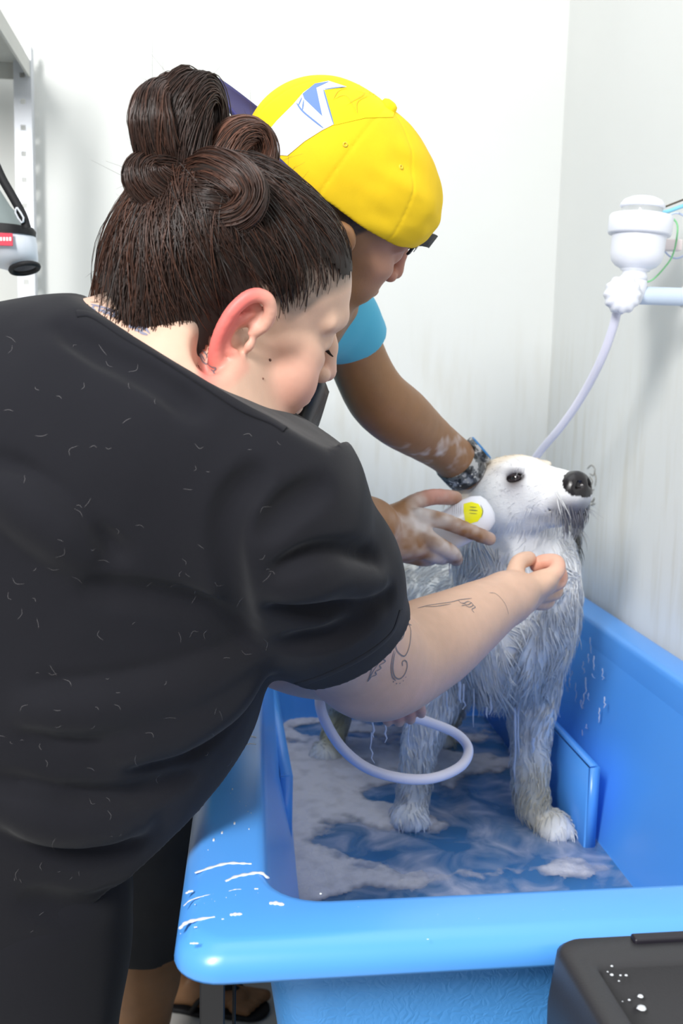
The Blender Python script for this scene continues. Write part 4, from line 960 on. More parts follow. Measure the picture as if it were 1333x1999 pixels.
while len(roots) < 6400:
    d = r3.normal(size=3); d /= np.linalg.norm(d); l, n, k_, t = HT.ray_cast(HC, Vector(d))
    if t is None: continue
    q = (np.array(l)-wO) @ wRm.T
    if not hair_ok(q[0], q[1], q[2], r3.normal()*.007+.016*(fbm(d[None], 14, 2)[0]-.5)): continue
    if q[1] < -.03 and r3.random() < .55: continue
    # thinner by the temple where the scalp shows through
    tz = math.exp(-((q[0]-.035)/.030)**2-((q[2]-.065)/.035)**2)
    if q[1] > 0 and r3.random() < .62*tz: continue
    roots.append(d)
D0 = np.array(roots); N = len(D0); Mh = 14; dots = np.clip(D0 @ kd, -1, 1); om = np.arccos(dots)
jit = (r3.normal(size=(N, 3))*.13); k2 = kd+jit; k2 /= np.linalg.norm(k2, axis=1, keepdims=True); om = np.arccos(np.clip((D0*k2).sum(1), -1, 1))
# strands clump together in wet locks
cl = np.stack([fbm(D0*1.0+k, 9, 2)-.5 for k in (2.2, 5.1, 8.8)], 1)*.42
t = np.linspace(0, 1, Mh)[None, :]; so = np.sin(om)[:, None]+1e-6
Dr = (np.sin((1-t)*om[:, None])/so)[..., None]*D0[:, None]+(np.sin(t*om[:, None])/so)[..., None]*k2[:, None]
Dr = Dr+cl[:, None]*np.sin(t*math.pi)[..., None]*.6+r3.normal(size=(N, 1, 3))*.030*np.sin(t*math.pi)[..., None]
Dr = Dr-(wF*.17-wU*.05)*(np.sin(t*math.pi)*(1-t))[..., None]*np.clip(.6-(D0 @ wF)*.9, 0, 1)[:, None, None]
Dr /= np.linalg.norm(Dr, axis=2, keepdims=True)
Rr = Rcap(Dr.reshape(-1, 3)).reshape(N, Mh); lift = r3.uniform(-.0030, .0022, (N, 1))+.010*(fbm(D0, 12, 2)-.5)[:, None]*2*np.sin(t*math.pi)
edge_in = np.clip(1-t*5, 0, 1)*.0060
Lh = HBc+Dr*(Rr+lift-edge_in)[..., None]
wid = np.array([.25]+[1]*(Mh-2)+[.8])[None]*r3.uniform(.00020, .00052, (N, 1))
Vh, Fh = tubes(Lh, wid, 3)
DK = np.array((.020, .0125, .0105)); BR = np.array((.10, .042, .026)); GRYH = np.array((.07, .062, .06))
qd = (D0-0) @ wRm.T
mixb = np.clip(r3.random(N)**3*.8+np.clip(-qd[:, 0]-.15, 0, .6)*r3.random(N)*.9, 0, 1)[:, None]
ch = DK*(1-mixb)+BR*mixb; g_ = (r3.random((N, 1)) < .035); ch = np.where(g_, GRYH, ch)
hair = link('hair', mesh_np('hair', Vh, Fh, np.repeat(ch, Mh*3, 0)), mat('dark_brown_hair', tuple(DK), .34, .5, attr=True), woman); hair['kind'] = 'stuff'; hair['label'] = 'damp dark brown hair combed up to the bun'
# short wisps lying on the skin below the hairline
wl_ = []
for i in range(2600):
    d = D0[i]; rt0 = Lh[i, 0]; q = (rt0-wO) @ wRm.T
    if q[1] < 0 or q[0] > -.015 or q[2]-float(hairline(np.array(q[0]), np.array(q[2]))) > .009: continue
    tn = d-k2[i]; tn = tn-d*(tn @ d); tn /= np.linalg.norm(tn)+1e-9; tn = tn+(wF*(.5 if q[0] > 0 else -.25)+r3.normal(size=3)*.35); tn /= np.linalg.norm(tn); ln_ = r3.uniform(.006, .021)*(1 if q[0] < 0 else .8); P = []
    cu = r3.normal(size=3)*.25
    for k_ in range(7):
        s0 = rt0+(tn*(k_/6)+cu*(k_/6)**2)*ln_; l_, n_2, _, _ = WT.find_nearest(Vector(s0)); P.append(np.array(l_+n_2*.0007))
    wl_.append(P)
if wl_:
    Vw, Fw = tubes(np.array(wl_), np.array([.0003, .0003, .00026, .0002, .00016, .0001, .00005])[None], 3); link('nape_wisps', mesh_np('nape_wisps', Vw, Fw), mat('wisp_brown', (.018, .012, .010), .45), woman)['kind'] = 'stuff'
# dark brown under layer of hair, just above the scalp, where it is thick
keep = []
qv = (cvx-wO) @ wRm.T; th = (hair_ok(qv[:, 0], qv[:, 1], qv[:, 2], .012)) & ~((qv[:, 1] > 0) & (np.exp(-((qv[:, 0]-.040)/.034)**2-((qv[:, 2]-.062)/.034)**2) > .33+.25*fbm(cvx, 60, 2)))
ki = cfx[th[cfx].all(1)]; u, inv = np.unique(ki, return_inverse=True); uv_ = cvx[u]; uv_ = uv_-(uv_-HBc)/np.linalg.norm(uv_-HBc, axis=1, keepdims=True)*.0026
link('hair_underlayer', mesh_np('hair_underlayer', uv_, inv.reshape(-1, 4)), mat('hair_under_brown', (.018, .012, .010), .6, .3), woman)
# bun: thick rolled locks
def roll(cl, rad, n, tw, col, rj=.12, M2=34, flat=1.0):
    P = cr(np.array([tuple(A(*c)) for c in cl]), 8); P = np.stack([np.interp(np.linspace(0, 1, M2), np.linspace(0, 1, len(P)), P[:, i]) for i in range(3)], 1)
    T_ = np.gradient(P, axis=0); T_ /= np.linalg.norm(T_, axis=1, keepdims=True); a = np.cross(T_[0], (0, 1, 0)); a /= np.linalg.norm(a)+1e-9; Aa = [a]
    for j in range(1, M2): b = Aa[-1]-(Aa[-1] @ T_[j])*T_[j]; Aa.append(b/np.linalg.norm(b))
    Aa = np.array(Aa); Bb = np.cross(T_, Aa); rr = np.interp(np.linspace(0, 1, M2), np.linspace(0, 1, len(rad)), rad)
    th0 = r3.uniform(0, 2*math.pi, n)[:, None]; tt = np.linspace(0, 1, M2)[None]; ph = th0+tw*tt+.25*np.sin(tt*5+r3.uniform(0, 6, (n, 1))); ro_ = (1+r3.normal(0, rj*.6, (n, 1))+.11*np.sin(ph*3+tt*3)+.05*np.sin(ph*7+tt*4))*rr
    L = P[None]+Aa[None]*(np.cos(ph)*ro_)[..., None]+Bb[None]*(np.sin(ph)*ro_)[..., None]
    V, F = tubes(L, r3.uniform(.0003, .00065, (n, 1)), 3); mb = np.clip(r3.random((n, 1))**2*col[1]+col[0], 0, 1); c = DK*(1-mb)+BR*1.5*mb
    core, cf_ = tubes(P[None], rr[None]*.93, 14)
    return V, F, np.repeat(c, M2*3, 0), core, cf_
lobes = [
    ([(372, 400, .935), (345, 340, .925), (348, 240, .925), (366, 190, .93), (386, 210, .945), (394, 290, .95), (400, 390, .95)], (.020, .024, .025, .0225, .022, .022, .02), 900, 1.2, (.03, .3)),
    ([(335, 330, .92), (308, 290, .91), (296, 235, .905), (300, 190, .91), (322, 186, .93), (332, 230, .94)], (.014, .017, .0165, .012, .012, .012), 620, .8, (.06, .5)),
    ([(360, 380, .93), (318, 376, .905), (283, 350, .90), (288, 325, .905), (330, 318, .915), (365, 340, .92)], (.015, .017, .016, .012, .014, .014), 520, 1.2, (.03, .35)),
    ([(420, 390, .93), (436, 320, .93), (458, 272, .935), (492, 262, .945), (512, 290, .95), (506, 335, .95), (470, 370, .94)], (.015, .016, .015, .014, .013, .012, .012), 420, 1.5, (.25, 1.0)),
    ([(385, 340, .905), (420, 330, .89), (466, 348, .878), (488, 378, .875), (474, 412, .878), (440, 428, .885), (400, 430, .895), (360, 418, .905)], (.013, .014, .014, .013, .012, .012, .012, .012), 560, 1.0, (.08, .6)),
    ([(330, 420, .915), (370, 395, .90), (420, 395, .89), (455, 400, .90), (480, 370, .92)], (.013, .016, .018, .016, .014), 420, 1.0, (.02, .3)),
    ([(470, 350, .93), (495, 350, .93), (505, 385, .90), (492, 420, .885), (460, 446, .885)], (.008, .006, .005, .004, .003), 120, .6, (.4, 1.0)),
]
Vb = []; Fb = []; Cb = []; b0 = 0; cores = []
for cl_, rad, n, tw, col in lobes:
    V, F, c, core, cf_ = roll(cl_, rad, n, tw, col); Vb.append(V); Fb.append(F+b0); Cb.append(c); b0 += len(V); cores.append((core, cf_))
bun = link('hair_bun', mesh_np('hair_bun', np.concatenate(Vb), np.concatenate(Fb), np.concatenate(Cb)), mat('bun_hair', tuple(DK), .36, .5, attr=True), woman); bun['kind'] = 'stuff'; bun['label'] = 'messy rolled bun with lighter brown ends'
V, F = merge(cores); link('bun_core', mesh_np('bun_core', V, F), mat('bun_core_brown', (.016, .010, .008), .6, .3), woman)  # dark brown core inside the rolled locks
fl = []
for i in range(260):
    c = lobes[i % 6][0]; p = A(*c[r3.integers(1, len(c)-1)]) if i < 170 else Lh[r3.integers(N), r3.integers(2, 9)]
    d = r3.normal(size=3); d[2] += .4; d /= np.linalg.norm(d); o_ = p-HBc; o_ /= np.linalg.norm(o_); d = d*.8+o_*.8; e = r3.normal(size=3)*.016; tt = np.linspace(0, 1, 8)[:, None]; ln_ = r3.uniform(.008, .020)/1.3
    fl.append(p+d*tt*ln_+e*tt**2)
V, F = tubes(np.array(fl), np.array([.00012]*6+[.00009, .00005])[None], 3); link('stray_hair', mesh_np('stray_hair', V, F), mat('stray_brown', (.06, .035, .025), .5), woman)['kind'] = 'stuff'
# ================================================================== the man
man = empty('person', (-.25, 1.75, 0), 'man in yellow cap, turquoise t-shirt and black apron, holding a white bottle', 'person')
az, pi_, ro = map(math.radians, (24, 21, 36))
hF = Vector((math.cos(az)*math.cos(pi_), math.sin(az)*math.cos(pi_), -math.sin(pi_))); hR0 = hF.cross(Vector((0, 0, 1))).normalized(); hU0 = hR0.cross(hF)
hU = hU0*math.cos(ro)+hR0*math.sin(ro); hR = hF.cross(hU); mF, mR, mU = map(lambda v: np.array(v), (hF, hR, hU))
mS = 1.02; mO = A(622, 440, 1.22)
B = Field(); mp, mRm = headfield(B, mO, mF, mR, mU, mS, .0)
B.chain([(mp(-.030, 0, -.03), .058), (A(560, 600, 1.26), .062), (A(520, 690, 1.30), .08)], k=.03)
shL, shR = A(622, 600, 1.33), A(450, 760, 1.16)
B.chain([(shR, .052), (A(500, 690, 1.30), .058), (shL, .044)], k=.03)
B.ell(A(400, 740, 1.40), (.11, .12, .12), k=.05); B.ell(A(380, 900, 1.52), (.12, .12, .16), k=.06); B.ell(A(330, 1120, 1.75), (.13, .15, .13), k=.06)
# left arm down to the dog's neck
eL, wL = A(735, 775, 1.40), A(884, 892, 1.54)
B.chain([(shL, .044), (A(680, 660, 1.37), .032), (A(702, 712, 1.39), .031), (eL, .0345), (A(778, 812, 1.44), .0375), (A(822, 846, 1.49), .0325), (wL, .0265), (A(912, 922, 1.56), .0265)], k=.02, n=3)
B.ell(A(935, 955, 1.60), (.038, .04, .034), k=.02)
for i, (x, y) in enumerate(((965, 935), (972, 965), (965, 995), (950, 1015))):
    finger(B, [A(938, 945+i*16, 1.61), A(952+i*2, 940+i*20, 1.63), A(x, y, 1.65), A(x+8, y+6, 1.655)], .010)
finger(B, [A(925, 930, 1.59), A(948, 925, 1.61), A(962, 925, 1.62)], .011)
# right arm, wrist and the hand round the bottle
B.chain([(shR, .052), (A(520, 900, 1.20), .044), (A(590, 990, 1.20), .041), (A(650, 1010, 1.24), .038), (A(705, 1020, 1.31), .030), (A(738, 1030, 1.345), .029)], k=.02, n=3)
hfr = frame(np.array(A(860, 1040, 1.41))-A(730, 1020, 1.345), (-.2, -.8, .55)); HR_ = np.stack(hfr)
B.ell(A(772, 1038, 1.365), (.040, .040, .022), HR_, k=.016); B.ell(A(800, 1034, 1.372), (.030, .042, .020), HR_, k=.014); B.ell(A(790, 1068, 1.375), (.034, .022, .020), HR_, k=.014)
for (x, y, Y) in ((826, 1012, 1.372), (828, 1046, 1.362), (820, 1072, 1.368)): B.ell(A(x, y, Y), (.013, .013, .012), k=.01)
HM = lambda x, y, Y: A(x, y, Y)
finger(B, [HM(818, 1008, 1.372), HM(862, 1016, 1.372), HM(905, 1032, 1.385), HM(955, 1052, 1.410)], .0118)
finger(B, [HM(822, 1042, 1.362), HM(852, 1062, 1.356), HM(880, 1078, 1.372), HM(890, 1092, 1.392)], .0118)
finger(B, [HM(815, 1066, 1.366), HM(842, 1082, 1.366), HM(862, 1088, 1.386), HM(868, 1084, 1.402)], .0112)
finger(B, [HM(798, 1084, 1.374), HM(824, 1092, 1.382), HM(842, 1090, 1.398), HM(846, 1082, 1.410)], .0100)
finger(B, [HM(772, 1005, 1.385), HM(806, 982, 1.402), HM(845, 970, 1.420), HM(888, 972, 1.430)], .0125)
# legs
hR1, hL1 = A(330, 1180, 1.70), A(330, 1150, 1.86)
kR, kL = V3((-.17, 1.62, .50)), V3((-.10, 2.00, .50)); aR, aL = V3((-.14, 1.66, .09)), V3((-.03, 2.10, .09))
cR = A(275, 1925, 1.60)
kR = A(290, 1790, 1.60); aR = V3((cR[0]-.02, 1.63, .08)); B.chain([(hR1, .085), (kR, .058), (cR, .052), ((aR+cR)/2, .042), (aR, .032)], k=.03, n=2)
aL = atz(400, 1975, 0); aL = V3((aL.x-.06, aL.y+.03, .08)); B.chain([(hL1, .085), (kL, .056), (kL*.6+aL*.4, .052), (aL, .032)], k=.03, n=2)
def foot(a, d):
    d = np.array(d, float); d /= np.linalg.norm(d); s_ = np.array((-d[1], d[0], 0)); g0 = np.array((a[0], a[1], 0))
    B.chain([(g0-d*.03+np.array((0, 0, .035)), .030), (g0+d*.06+np.array((0, 0, .045)), .034), (g0+d*.13+np.array((0, 0, .030)), .024)], k=.02)
    for i in range(5): B.cone(g0+d*(.13)+s_*(.026-.013*i)+np.array((0, 0, .024)), g0+d*(.185-.007*i)+s_*(.030-.015*i)+np.array((0, 0, .020)), .012 if i else .014, .009 if i else .012, k=.006)
    return g0, d, s_
fts = [foot(aR, (.95, -.3, 0)), foot(aL, (1, -.25, 0))]
V, F = B.mesh(.0025); V = smooth_mesh(V, F, 2, .4); MT = bvh(V, F)
MSK = (.30, .155, .075); LTH = (.70, .66, .68)
fm = A(800, 1020, 1.36)
C = paint(V, MSK, [(mp(.08, .03, .03), (.06,)*3, (.42, .22, .17), .9), (mp(.10, 0, .0), (.04,)*3, (.46, .20, .14), .8), (A(700, 700, 1.40), (.05,)*3, (.36, .21, .11), .6), (A(880, 905, 1.64), (.04,)*3, (.34, .17, .09), .5), (A(845, 975, 1.42), (.04,)*3, (.58, .30, .26), .8), (A(950, 1050, 1.41), (.018,)*3, (.55, .36, .30), .7)])
# soap smeared over the working hand and in spots along the arm
sm = np.clip((fbm(V*np.array([1, 1, 1.4]), 34, 3)-.40)*3.2, 0, 1)*np.clip(1.5-np.linalg.norm((V-A(850, 1050, 1.37))/np.array([.085, .09, .06]), axis=1), 0, 1)*.85
sm += np.clip((fbm(V+3, 46, 3)-.60)*4, 0, 1)*np.clip(1.3-np.linalg.norm((V-A(800, 880, 1.5))/np.array([.10, .14, .05]), axis=1), 0, 1)*.9
sm += np.clip(1-np.linalg.norm((V-A(820, 1002, 1.37))/np.array([.022, .05, .05]), axis=1), 0, 1)*.7
sm = sm.clip(0, .9)[:, None]; C = C*(.9+.2*fbm(V, 80, 3))[:, None]; C = C*(1-sm)+np.array(LTH)*sm
_q = ((V-mO) @ mRm.T)/mS; _hm = np.clip((_q[:, 2]-np.interp(_q[:, 0], [-.12, -.02, .02, .07], [-.045, -.02, .045, .065]))/.008, 0, 1)*(np.linalg.norm(_q-np.array([-.01, 0, .04]), axis=1) < .135)*(np.abs(_q[:, 1]) < .079)
_hm = (_hm*(.7+.3*fbm(V, 300, 2)))[:, None]; C = C*(1-_hm)+np.array((.022, .018, .016))*_hm
link('body', mesh_np('body', V, F, C.clip(0, 1)), skinmat('brown_skin', MSK, .45), man)
# lather clinging to the hand: raised film
def lather(tree, spots, parent, name):
    ps = []
    for x, y, rx, ry in spots:
        poly = [(x+rx*math.cos(a)*(1+.18*math.sin(a*3+x)), y+ry*math.sin(a)*(1+.2*math.cos(a*4+y))) for a in np.linspace(0, 2*math.pi, 15)[:-1]]
        v, f = patch(tree, poly, .0012, 3)
        if len(f): ps.append((v, f))
    V, F = merge(ps); o = link(name, mesh_np(name, V, F), M_LATH, parent); o['kind'] = 'stuff'; o['label'] = 'thin white soap lather'
M_LATH = mat('thin_lather', (.80, .78, .82), .4, .5, bump=(300, .5, .002), alpha=.55)
# ------------------------------------------------------------------ cap, worn back to front
CP = Field(); cc = mp(-.012, 0, .062)
def CE(a, b, c, r, k, op='u'): CP.ell(mp(a, b, c), np.array(r)*mS, mRm, k=k, op=op)
CE(-.012, 0, .060, (.112, .088, .090), .01); CE(.040, 0, .072, (.070, .070, .056), .03); CE(-.055, 0, .068, (.064, .074, .072), .03)
cv0 = Field(); 
def inner(P):
    q = ((P-mO) @ mRm.T)/mS-np.array([-.012, 0, .050]); r = np.array([.108, .083, .089]); a = np.sqrt(((q/r)**2).sum(1)); b = np.sqrt(((q/r**2)**2).sum(1)); return a*(a-1)/np.maximum(b, 1e-9)*mS
CP.fn(inner, mO-.3, mO+.3, .003, 's')
CP.plane(mp(.0, 0, .050), mU*-1+mF*-.06)
CE(.108, 0, .046, (.040, .034, .036), .004, 's')                           # the half-moon gap over the forehead
for k_ in range(3):                                                     # stitched panel seams
    a_ = k_*math.pi/3+math.pi/6*0
    dirv_ = mF*math.cos(a_)+mR*math.sin(a_); nrm_ = -mF*math.sin(a_)+mR*math.cos(a_)
    def seam(P, n=nrm_): q = (P-cc) @ n; return np.abs(q)
    CP.mods.append(lambda P, d, n=nrm_: d+.0011*np.exp(-(((P-cc) @ n)/.0012)**2)*(np.abs(d) < .02))
def wrinkle(P, d):
    q = ((P-mO) @ mRm.T)/mS; return d-(fbm(q*np.array([.6, 1, 1.5]), 26, 2)-.5)*.0085*np.clip((q[:, 0]+.05)/.05, .2, 1)
CP.mods.append(wrinkle); CP.modamp = .005
V, F = CP.mesh(.0021); V = smooth_mesh(V, F, 1, .4); CT = bvh(V, F)
YEL_ = (.84, .56, .012)
cap = link('cap', mesh_np('cap', V, F), mat('yellow_cotton', YEL_, .75, .3, bump=(900, .25, .0006), var=(30, .04)), man); cap['label'] = 'yellow baseball cap with white and blue front, worn backwards'
k4 = lambda L: [(420+x/2.898, 140+y/2.898) for x, y in L]
M_CW = mat('white_print', (.86, .87, .92), .7, .3); M_CB = mat('blue_print', (.13, .22, .46), .7, .3); M_CO = mat('ochre_stitching', (.55, .36, .02), .7, .3); M_CY = mat('bright_yellow_print', (.88, .68, .01), .7, .3)
def dec(poly, off, m, name, step=4):
    v, f = patch(CT, k4(poly), off, step)
    if len(f): link(name, mesh_np(name, v, f), m, cap)
# bright yellow crown behind the seam, then the white front with its blue star outline
dec([(640, 62), (745, 60), (900, 95), (1000, 160), (1018, 215), (1005, 258), (850, 262), (665, 305), (608, 110)], .0005, M_CY, 'crown_print')
dec([(285, 400), (300, 340), (350, 280), (440, 190), (500, 120), (570, 70), (640, 55), (742, 88), (612, 108), (668, 300), (600, 335), (505, 395), (410, 475), (340, 470)], .0008, M_CW, 'white_print')
dec([(505, 158), (495, 130), (565, 72), (645, 60), (572, 95), (606, 255)], .0012, M_CB, 'blue_print', 3)
def cl_(L, w, m, name):
    r = ribbon(CT, k4(L), w, .0015, 4)
    if r: link(name, mesh_np(name, *r), m, cap)
cl_([(612, 108), (630, 170), (668, 300)], .0016, M_CB, 'blue_outline'); cl_([(462, 182), (494, 225), (540, 265), (612, 322)], .0018, M_CB, 'blue_outline'); cl_([(494, 225), (502, 165)], .0016, M_CB, 'blue_outline'); cl_([(470, 200), (492, 150)], .0014, M_CB, 'blue_outline')
cl_([(612, 106), (680, 96), (740, 92)], .0012, M_CB, 'blue_outline')
for L in ([(665, 160), (700, 110), (760, 95)], [(665, 160), (740, 140), (800, 240)], [(740, 190), (840, 130), (800, 110)], [(800, 240), (805, 170), (900, 125)], [(850, 120), (905, 135)]): cl_(L, .0008, M_CO, 'ochre_outline')
for x, y in ((735, 412), (1050, 540)):
    l, n = hit(CT, *k4([(x, y)])[0])
    if l: link('eyelet', lathe('eyelet', [(.0012, -.001), (.0014, .0010), (.0024, .0012), (.0030, 0), (.0030, -.001)], l, n, 14), mat('yellow_stitch', (.75, .52, .05), .7, .3), cap)
bt = mp(-.012, 0, .151)
link('button', lathe('button', [(.0001, .0055), (.005, .005), (.0085, .003), (.0095, 0), (.0095, -.003)], bt, mU, 20), M_CY, cap)
# brim behind, navy
bv = []; nu, nv = 21, 10
for side in (0, 1):
    for i in range(nu):
        u_ = -1+2*i/(nu-1)
        for j in range(nv):
            v_ = j/(nv-1); ang = u_*1.05; bx = -.012-.108*math.cos(ang); by = .086*math.sin(ang); ext = .070*math.cos(u_*math.pi/2)**.55*v_
            bv.append(tuple(mp(bx-ext, by*(1+.02*v_), .056-.020*u_*u_*v_+.020*v_*v_-(.0026 if side else 0))))
F = [(i*nv+j, (i+1)*nv+j, (i+1)*nv+j+1, i*nv+j+1) for i in range(nu-1) for j in range(nv-1)]; o_ = nu*nv; F2 = [tuple(q+o_ for q in f[::-1]) for f in F]
Ed = [(i*nv+nv-1, (i+1)*nv+nv-1, (i+1)*nv+nv-1+o_, i*nv+nv-1+o_) for i in range(nu-1)]
link('brim', mesh_np('brim', bv, F+F2+Ed), mat('navy_cotton', (.052, .050, .17), .75, .3, bump=(900, .2, .0005)), cap)
# strap over the forehead
sp_ = []
for t_ in np.linspace(-.60, .60, 15): sp_.append((mp(-.010+.116*math.cos(t_), .090*math.sin(t_), .046), t_))
def flat(pts, up_v, w, th):
    L = np.array(pts); T_ = np.gradient(L, axis=0); T_ /= np.linalg.norm(T_, axis=1, keepdims=True); o1 = np.cross(T_, up_v); o1 /= np.linalg.norm(o1, axis=1, keepdims=True); m = len(L)
    V = np.concatenate([L+up_v*a*w+o1*b*th for a, b in ((-.5, -1), (.5, -1), (.5, 1), (-.5, 1))]); F = [(a*m+i, ((a+1) % 4)*m+i, ((a+1) % 4)*m+i+1, a*m+i+1) for a in range(4) for i in range(m-1)]
    for e in (0, m-1): F.append((e, m+e, 2*m+e, 3*m+e))
    return V, F
V, F = flat([p for p, _ in sp_], mU, .020, .0012); bs = link('cap_strap', mesh_np('cap_strap', V, F), M_BK, cap)
tp = [mp(.106+.006*i, .004+.0*i, .050+.001*i) for i in range(2)]
pe = A(828, 410, 1.27)
V, F = flat([mp(.098, .030, .052), mp(.112, .020, .054), mp(.126, .006, .052), mp(.136, -.004, .050)], mU, .018, .0012); link('strap_end', mesh_np('strap_end', V, F), M_BK, cap)
ST_ = bvh(*[np.array(V), F]) if False else None
for i, t_ in enumerate((.12, .20, .28, .36)):
    c_ = mp(-.010+.1180*math.cos(t_+.12), .0915*math.sin(t_+.12), .046); n_ = mF*math.cos(t_+.12)+mR*math.sin(t_+.12); tv = -mF*math.sin(t_+.12)+mR*math.cos(t_+.12)
    V, F = flat([c_-tv*.003+n_*.001, c_+tv*.003+n_*.001], mU, (.008, .010, .007, .010)[i], .0004); link('strap_lettering', mesh_np('strap_lettering', V, F), M_WHT, bs)
# ------------------------------------------------------------------ turquoise t-shirt
M_TQ = mat('turquoise_cotton', (.075, .44, .66), .8, .25, bump=(1000, .2, .0005), sheen=.2)
T = Field()
T.chain([(shR, .066), (A(500, 690, 1.30), .070), (shL, .050)], k=.03); T.ell(A(395, 740, 1.41), (.125, .135, .13), k=.05); T.ell(A(370, 900, 1.53), (.135, .14, .17), k=.07); T.ell(A(330, 1080, 1.74), (.14, .16, .12), k=.06)
T.chain([(A(300, 640, 1.60), .075), (A(420, 660, 1.42), .09)], k=.06)
T.chain([(shL, .050), (A(660, 625, 1.355), .044), (A(694, 660, 1.38), .044)], k=.03); T.chain([(shR, .066), (A(500, 850, 1.19), .058)], k=.03)
hm_ = V3(A(692, 655, 1.375)); hn = V3(A(715, 725, 1.40))-V3(A(675, 645, 1.36)); hn /= np.linalg.norm(hn)
q0 = V3(A(664, 640, 1.365)); T.cone(q0, hm_+hn*.08, .036, .039, k=.004, op='s')
cutp = hm_+hn*.012
T.fn(lambda P: np.maximum(-((P-cutp) @ hn), np.linalg.norm(P-cutp-hn*.05, axis=1)-.085), cutp-.2, cutp+.2, .002, 's')
T.chain([(mp(-.02, 0, -.04), .070), (A(555, 610, 1.27), .068)], k=.005, op='s')
T.plane((0, 0, .92), (0, 0, -1)); T.mods.append(lambda P, d: d-(fbm(P*np.array([1, 1, .5]), 18, 2)-.5)*.007); T.modamp = .005
V, F = T.mesh(.0035); V = smooth_mesh(V, F, 1, .4); link('t_shirt', mesh_np('t_shirt', V, F), M_TQ, man)
# ------------------------------------------------------------------ black waterproof apron hanging forward from his chest
M_APR = mat('black_wet_pvc', (.006, .006, .007), .3, .4, bump=(30, .25, .006))
def sheet(name, rows, th, mt, parent, nu=14):
    G = np.array([cr(np.array([tuple(A(*p)) for p in r]), nu) for r in rows]); G = np.array([cr(G[:, i], 5) for i in range(G.shape[1])]); a, b, _ = G.shape
    du = np.gradient(G, axis=0); dv_ = np.gradient(G, axis=1); N_ = np.cross(du, dv_); N_ /= np.linalg.norm(N_, axis=2, keepdims=True)+1e-9
    V = np.concatenate([(G+N_*th).reshape(-1, 3), (G-N_*th).reshape(-1, 3)]); F = []; o_ = a*b
    for i in range(a-1):
        for j in range(b-1): q = (i*b+j, (i+1)*b+j, (i+1)*b+j+1, i*b+j+1); F.append(q); F.append(tuple(x+o_ for x in q[::-1]))
    for i in range(a-1):
        for j in (0, b-1): F.append((i*b+j, i*b+j+o_, (i+1)*b+j+o_, (i+1)*b+j))
    for j in range(b-1):
        for i in (0, a-1): F.append((i*b+j, i*b+j+1, i*b+j+1+o_, i*b+j+o_))
    bm = bmesh.new(); me = mesh_np(name, V, F); bm.from_mesh(me); bmesh.ops.recalc_face_normals(bm, faces=bm.faces); bm.to_mesh(me); bm.free(); return link(name, me, mt, parent)
ap = sheet('apron', [[(520, 728, 1.18), (590, 732, 1.13), (626, 736, 1.11), (641, 764, 1.15)],
                     [(505, 800, 1.20), (560, 806, 1.13), (600, 812, 1.12), (622, 826, 1.17)],
                     [(490, 900, 1.26), (540, 905, 1.14), (575, 905, 1.13), (596, 900, 1.20)],
                     [(450, 1100, 1.45), (480, 1100, 1.28), (510, 1100, 1.26), (535, 1090, 1.34)]], .0012, M_APR, man)
link('apron_strap', tube_mesh('apron_strap', [tuple(A(580, 735, 1.14)), tuple(A(560, 690, 1.16)), tuple(A(545, 640, 1.18)), tuple(A(530, 600, 1.22))], .004, 5, 8), M_APR, ap)
sheet('apron_tie', [[(190, 548, 1.56), (203, 541, 1.54), (213, 545, 1.52)], [(188, 600, 1.57), (202, 598, 1.55), (215, 600, 1.53)], [(200, 720, 1.58), (212, 720, 1.56), (225, 720, 1.54)]], .003, M_APR, man, 6)
# ------------------------------------------------------------------ dark shorts
M_SHO = mat('dark_grey_cotton', (.028, .029, .033), .8, .3, bump=(500, .3, .001), var=(16, .15))
Sh = Field(); Sh.ell((hR1+hL1)/2, (.15, .18, .13), k=.05); kRh = A(288, 1815, 1.60)
Sh.chain([(hR1, .11), (A(322, 1500, 1.64), .105), (A(306, 1700, 1.61), .088), (kRh, .066), (kRh-np.array((0, 0, .06)), .066)], k=.04); Sh.chain([(hL1, .11), (kL+np.array((0, 0, -.02)), .085)], k=.04)
cutR = V3(A(288, 1838, 1.60)); Sh.plane((0, 0, cutR[2]), (.05, 0, -1)); Sh.cone(kRh+np.array((0, 0, .06)), cutR-np.array((0, 0, .1)), .053, .053, k=.004, op='s'); Sh.cone(kL+np.array((0, 0, .02)), kL-np.array((0, 0, .2)), .064, .064, k=.004, op='s')
Sh.mods.append(lambda P, d: d-(fbm(P*np.array([1, 1, .4]), 20, 2)-.5)*.007); Sh.modamp = .006
V, F = Sh.mesh(.004); link('shorts', mesh_np('shorts', V, F), M_SHO, man)
for g0, d, s_ in fts:
    o2 = Field(); o2.chain([(g0-d*.05+np.array((0, 0, .006)), .030), (g0+d*.06+np.array((0, 0, .006)), .036), (g0+d*.16+np.array((0, 0, .006)), .040)], k=.02); o2.plane((0, 0, .012), (0, 0, 1)); o2.plane((0, 0, .001), (0, 0, -1))
    V, F = o2.mesh(.004); sd = link('flip_flop', mesh_np('flip_flop', V, F), M_BK, man)
    for q in (1, -1): link('toe_strap', tube_mesh('toe_strap', [tuple(g0+d*.145+s_*.012+np.array((0, 0, .035))), tuple(g0+d*.115+s_*q*.018+np.array((0, 0, .062))), tuple(g0+d*.065+s_*q*.038+np.array((0, 0, .045))), tuple(g0+d*.04+s_*q*.042+np.array((0, 0, .012)))], .0055, 5, 8), M_BK, sd)
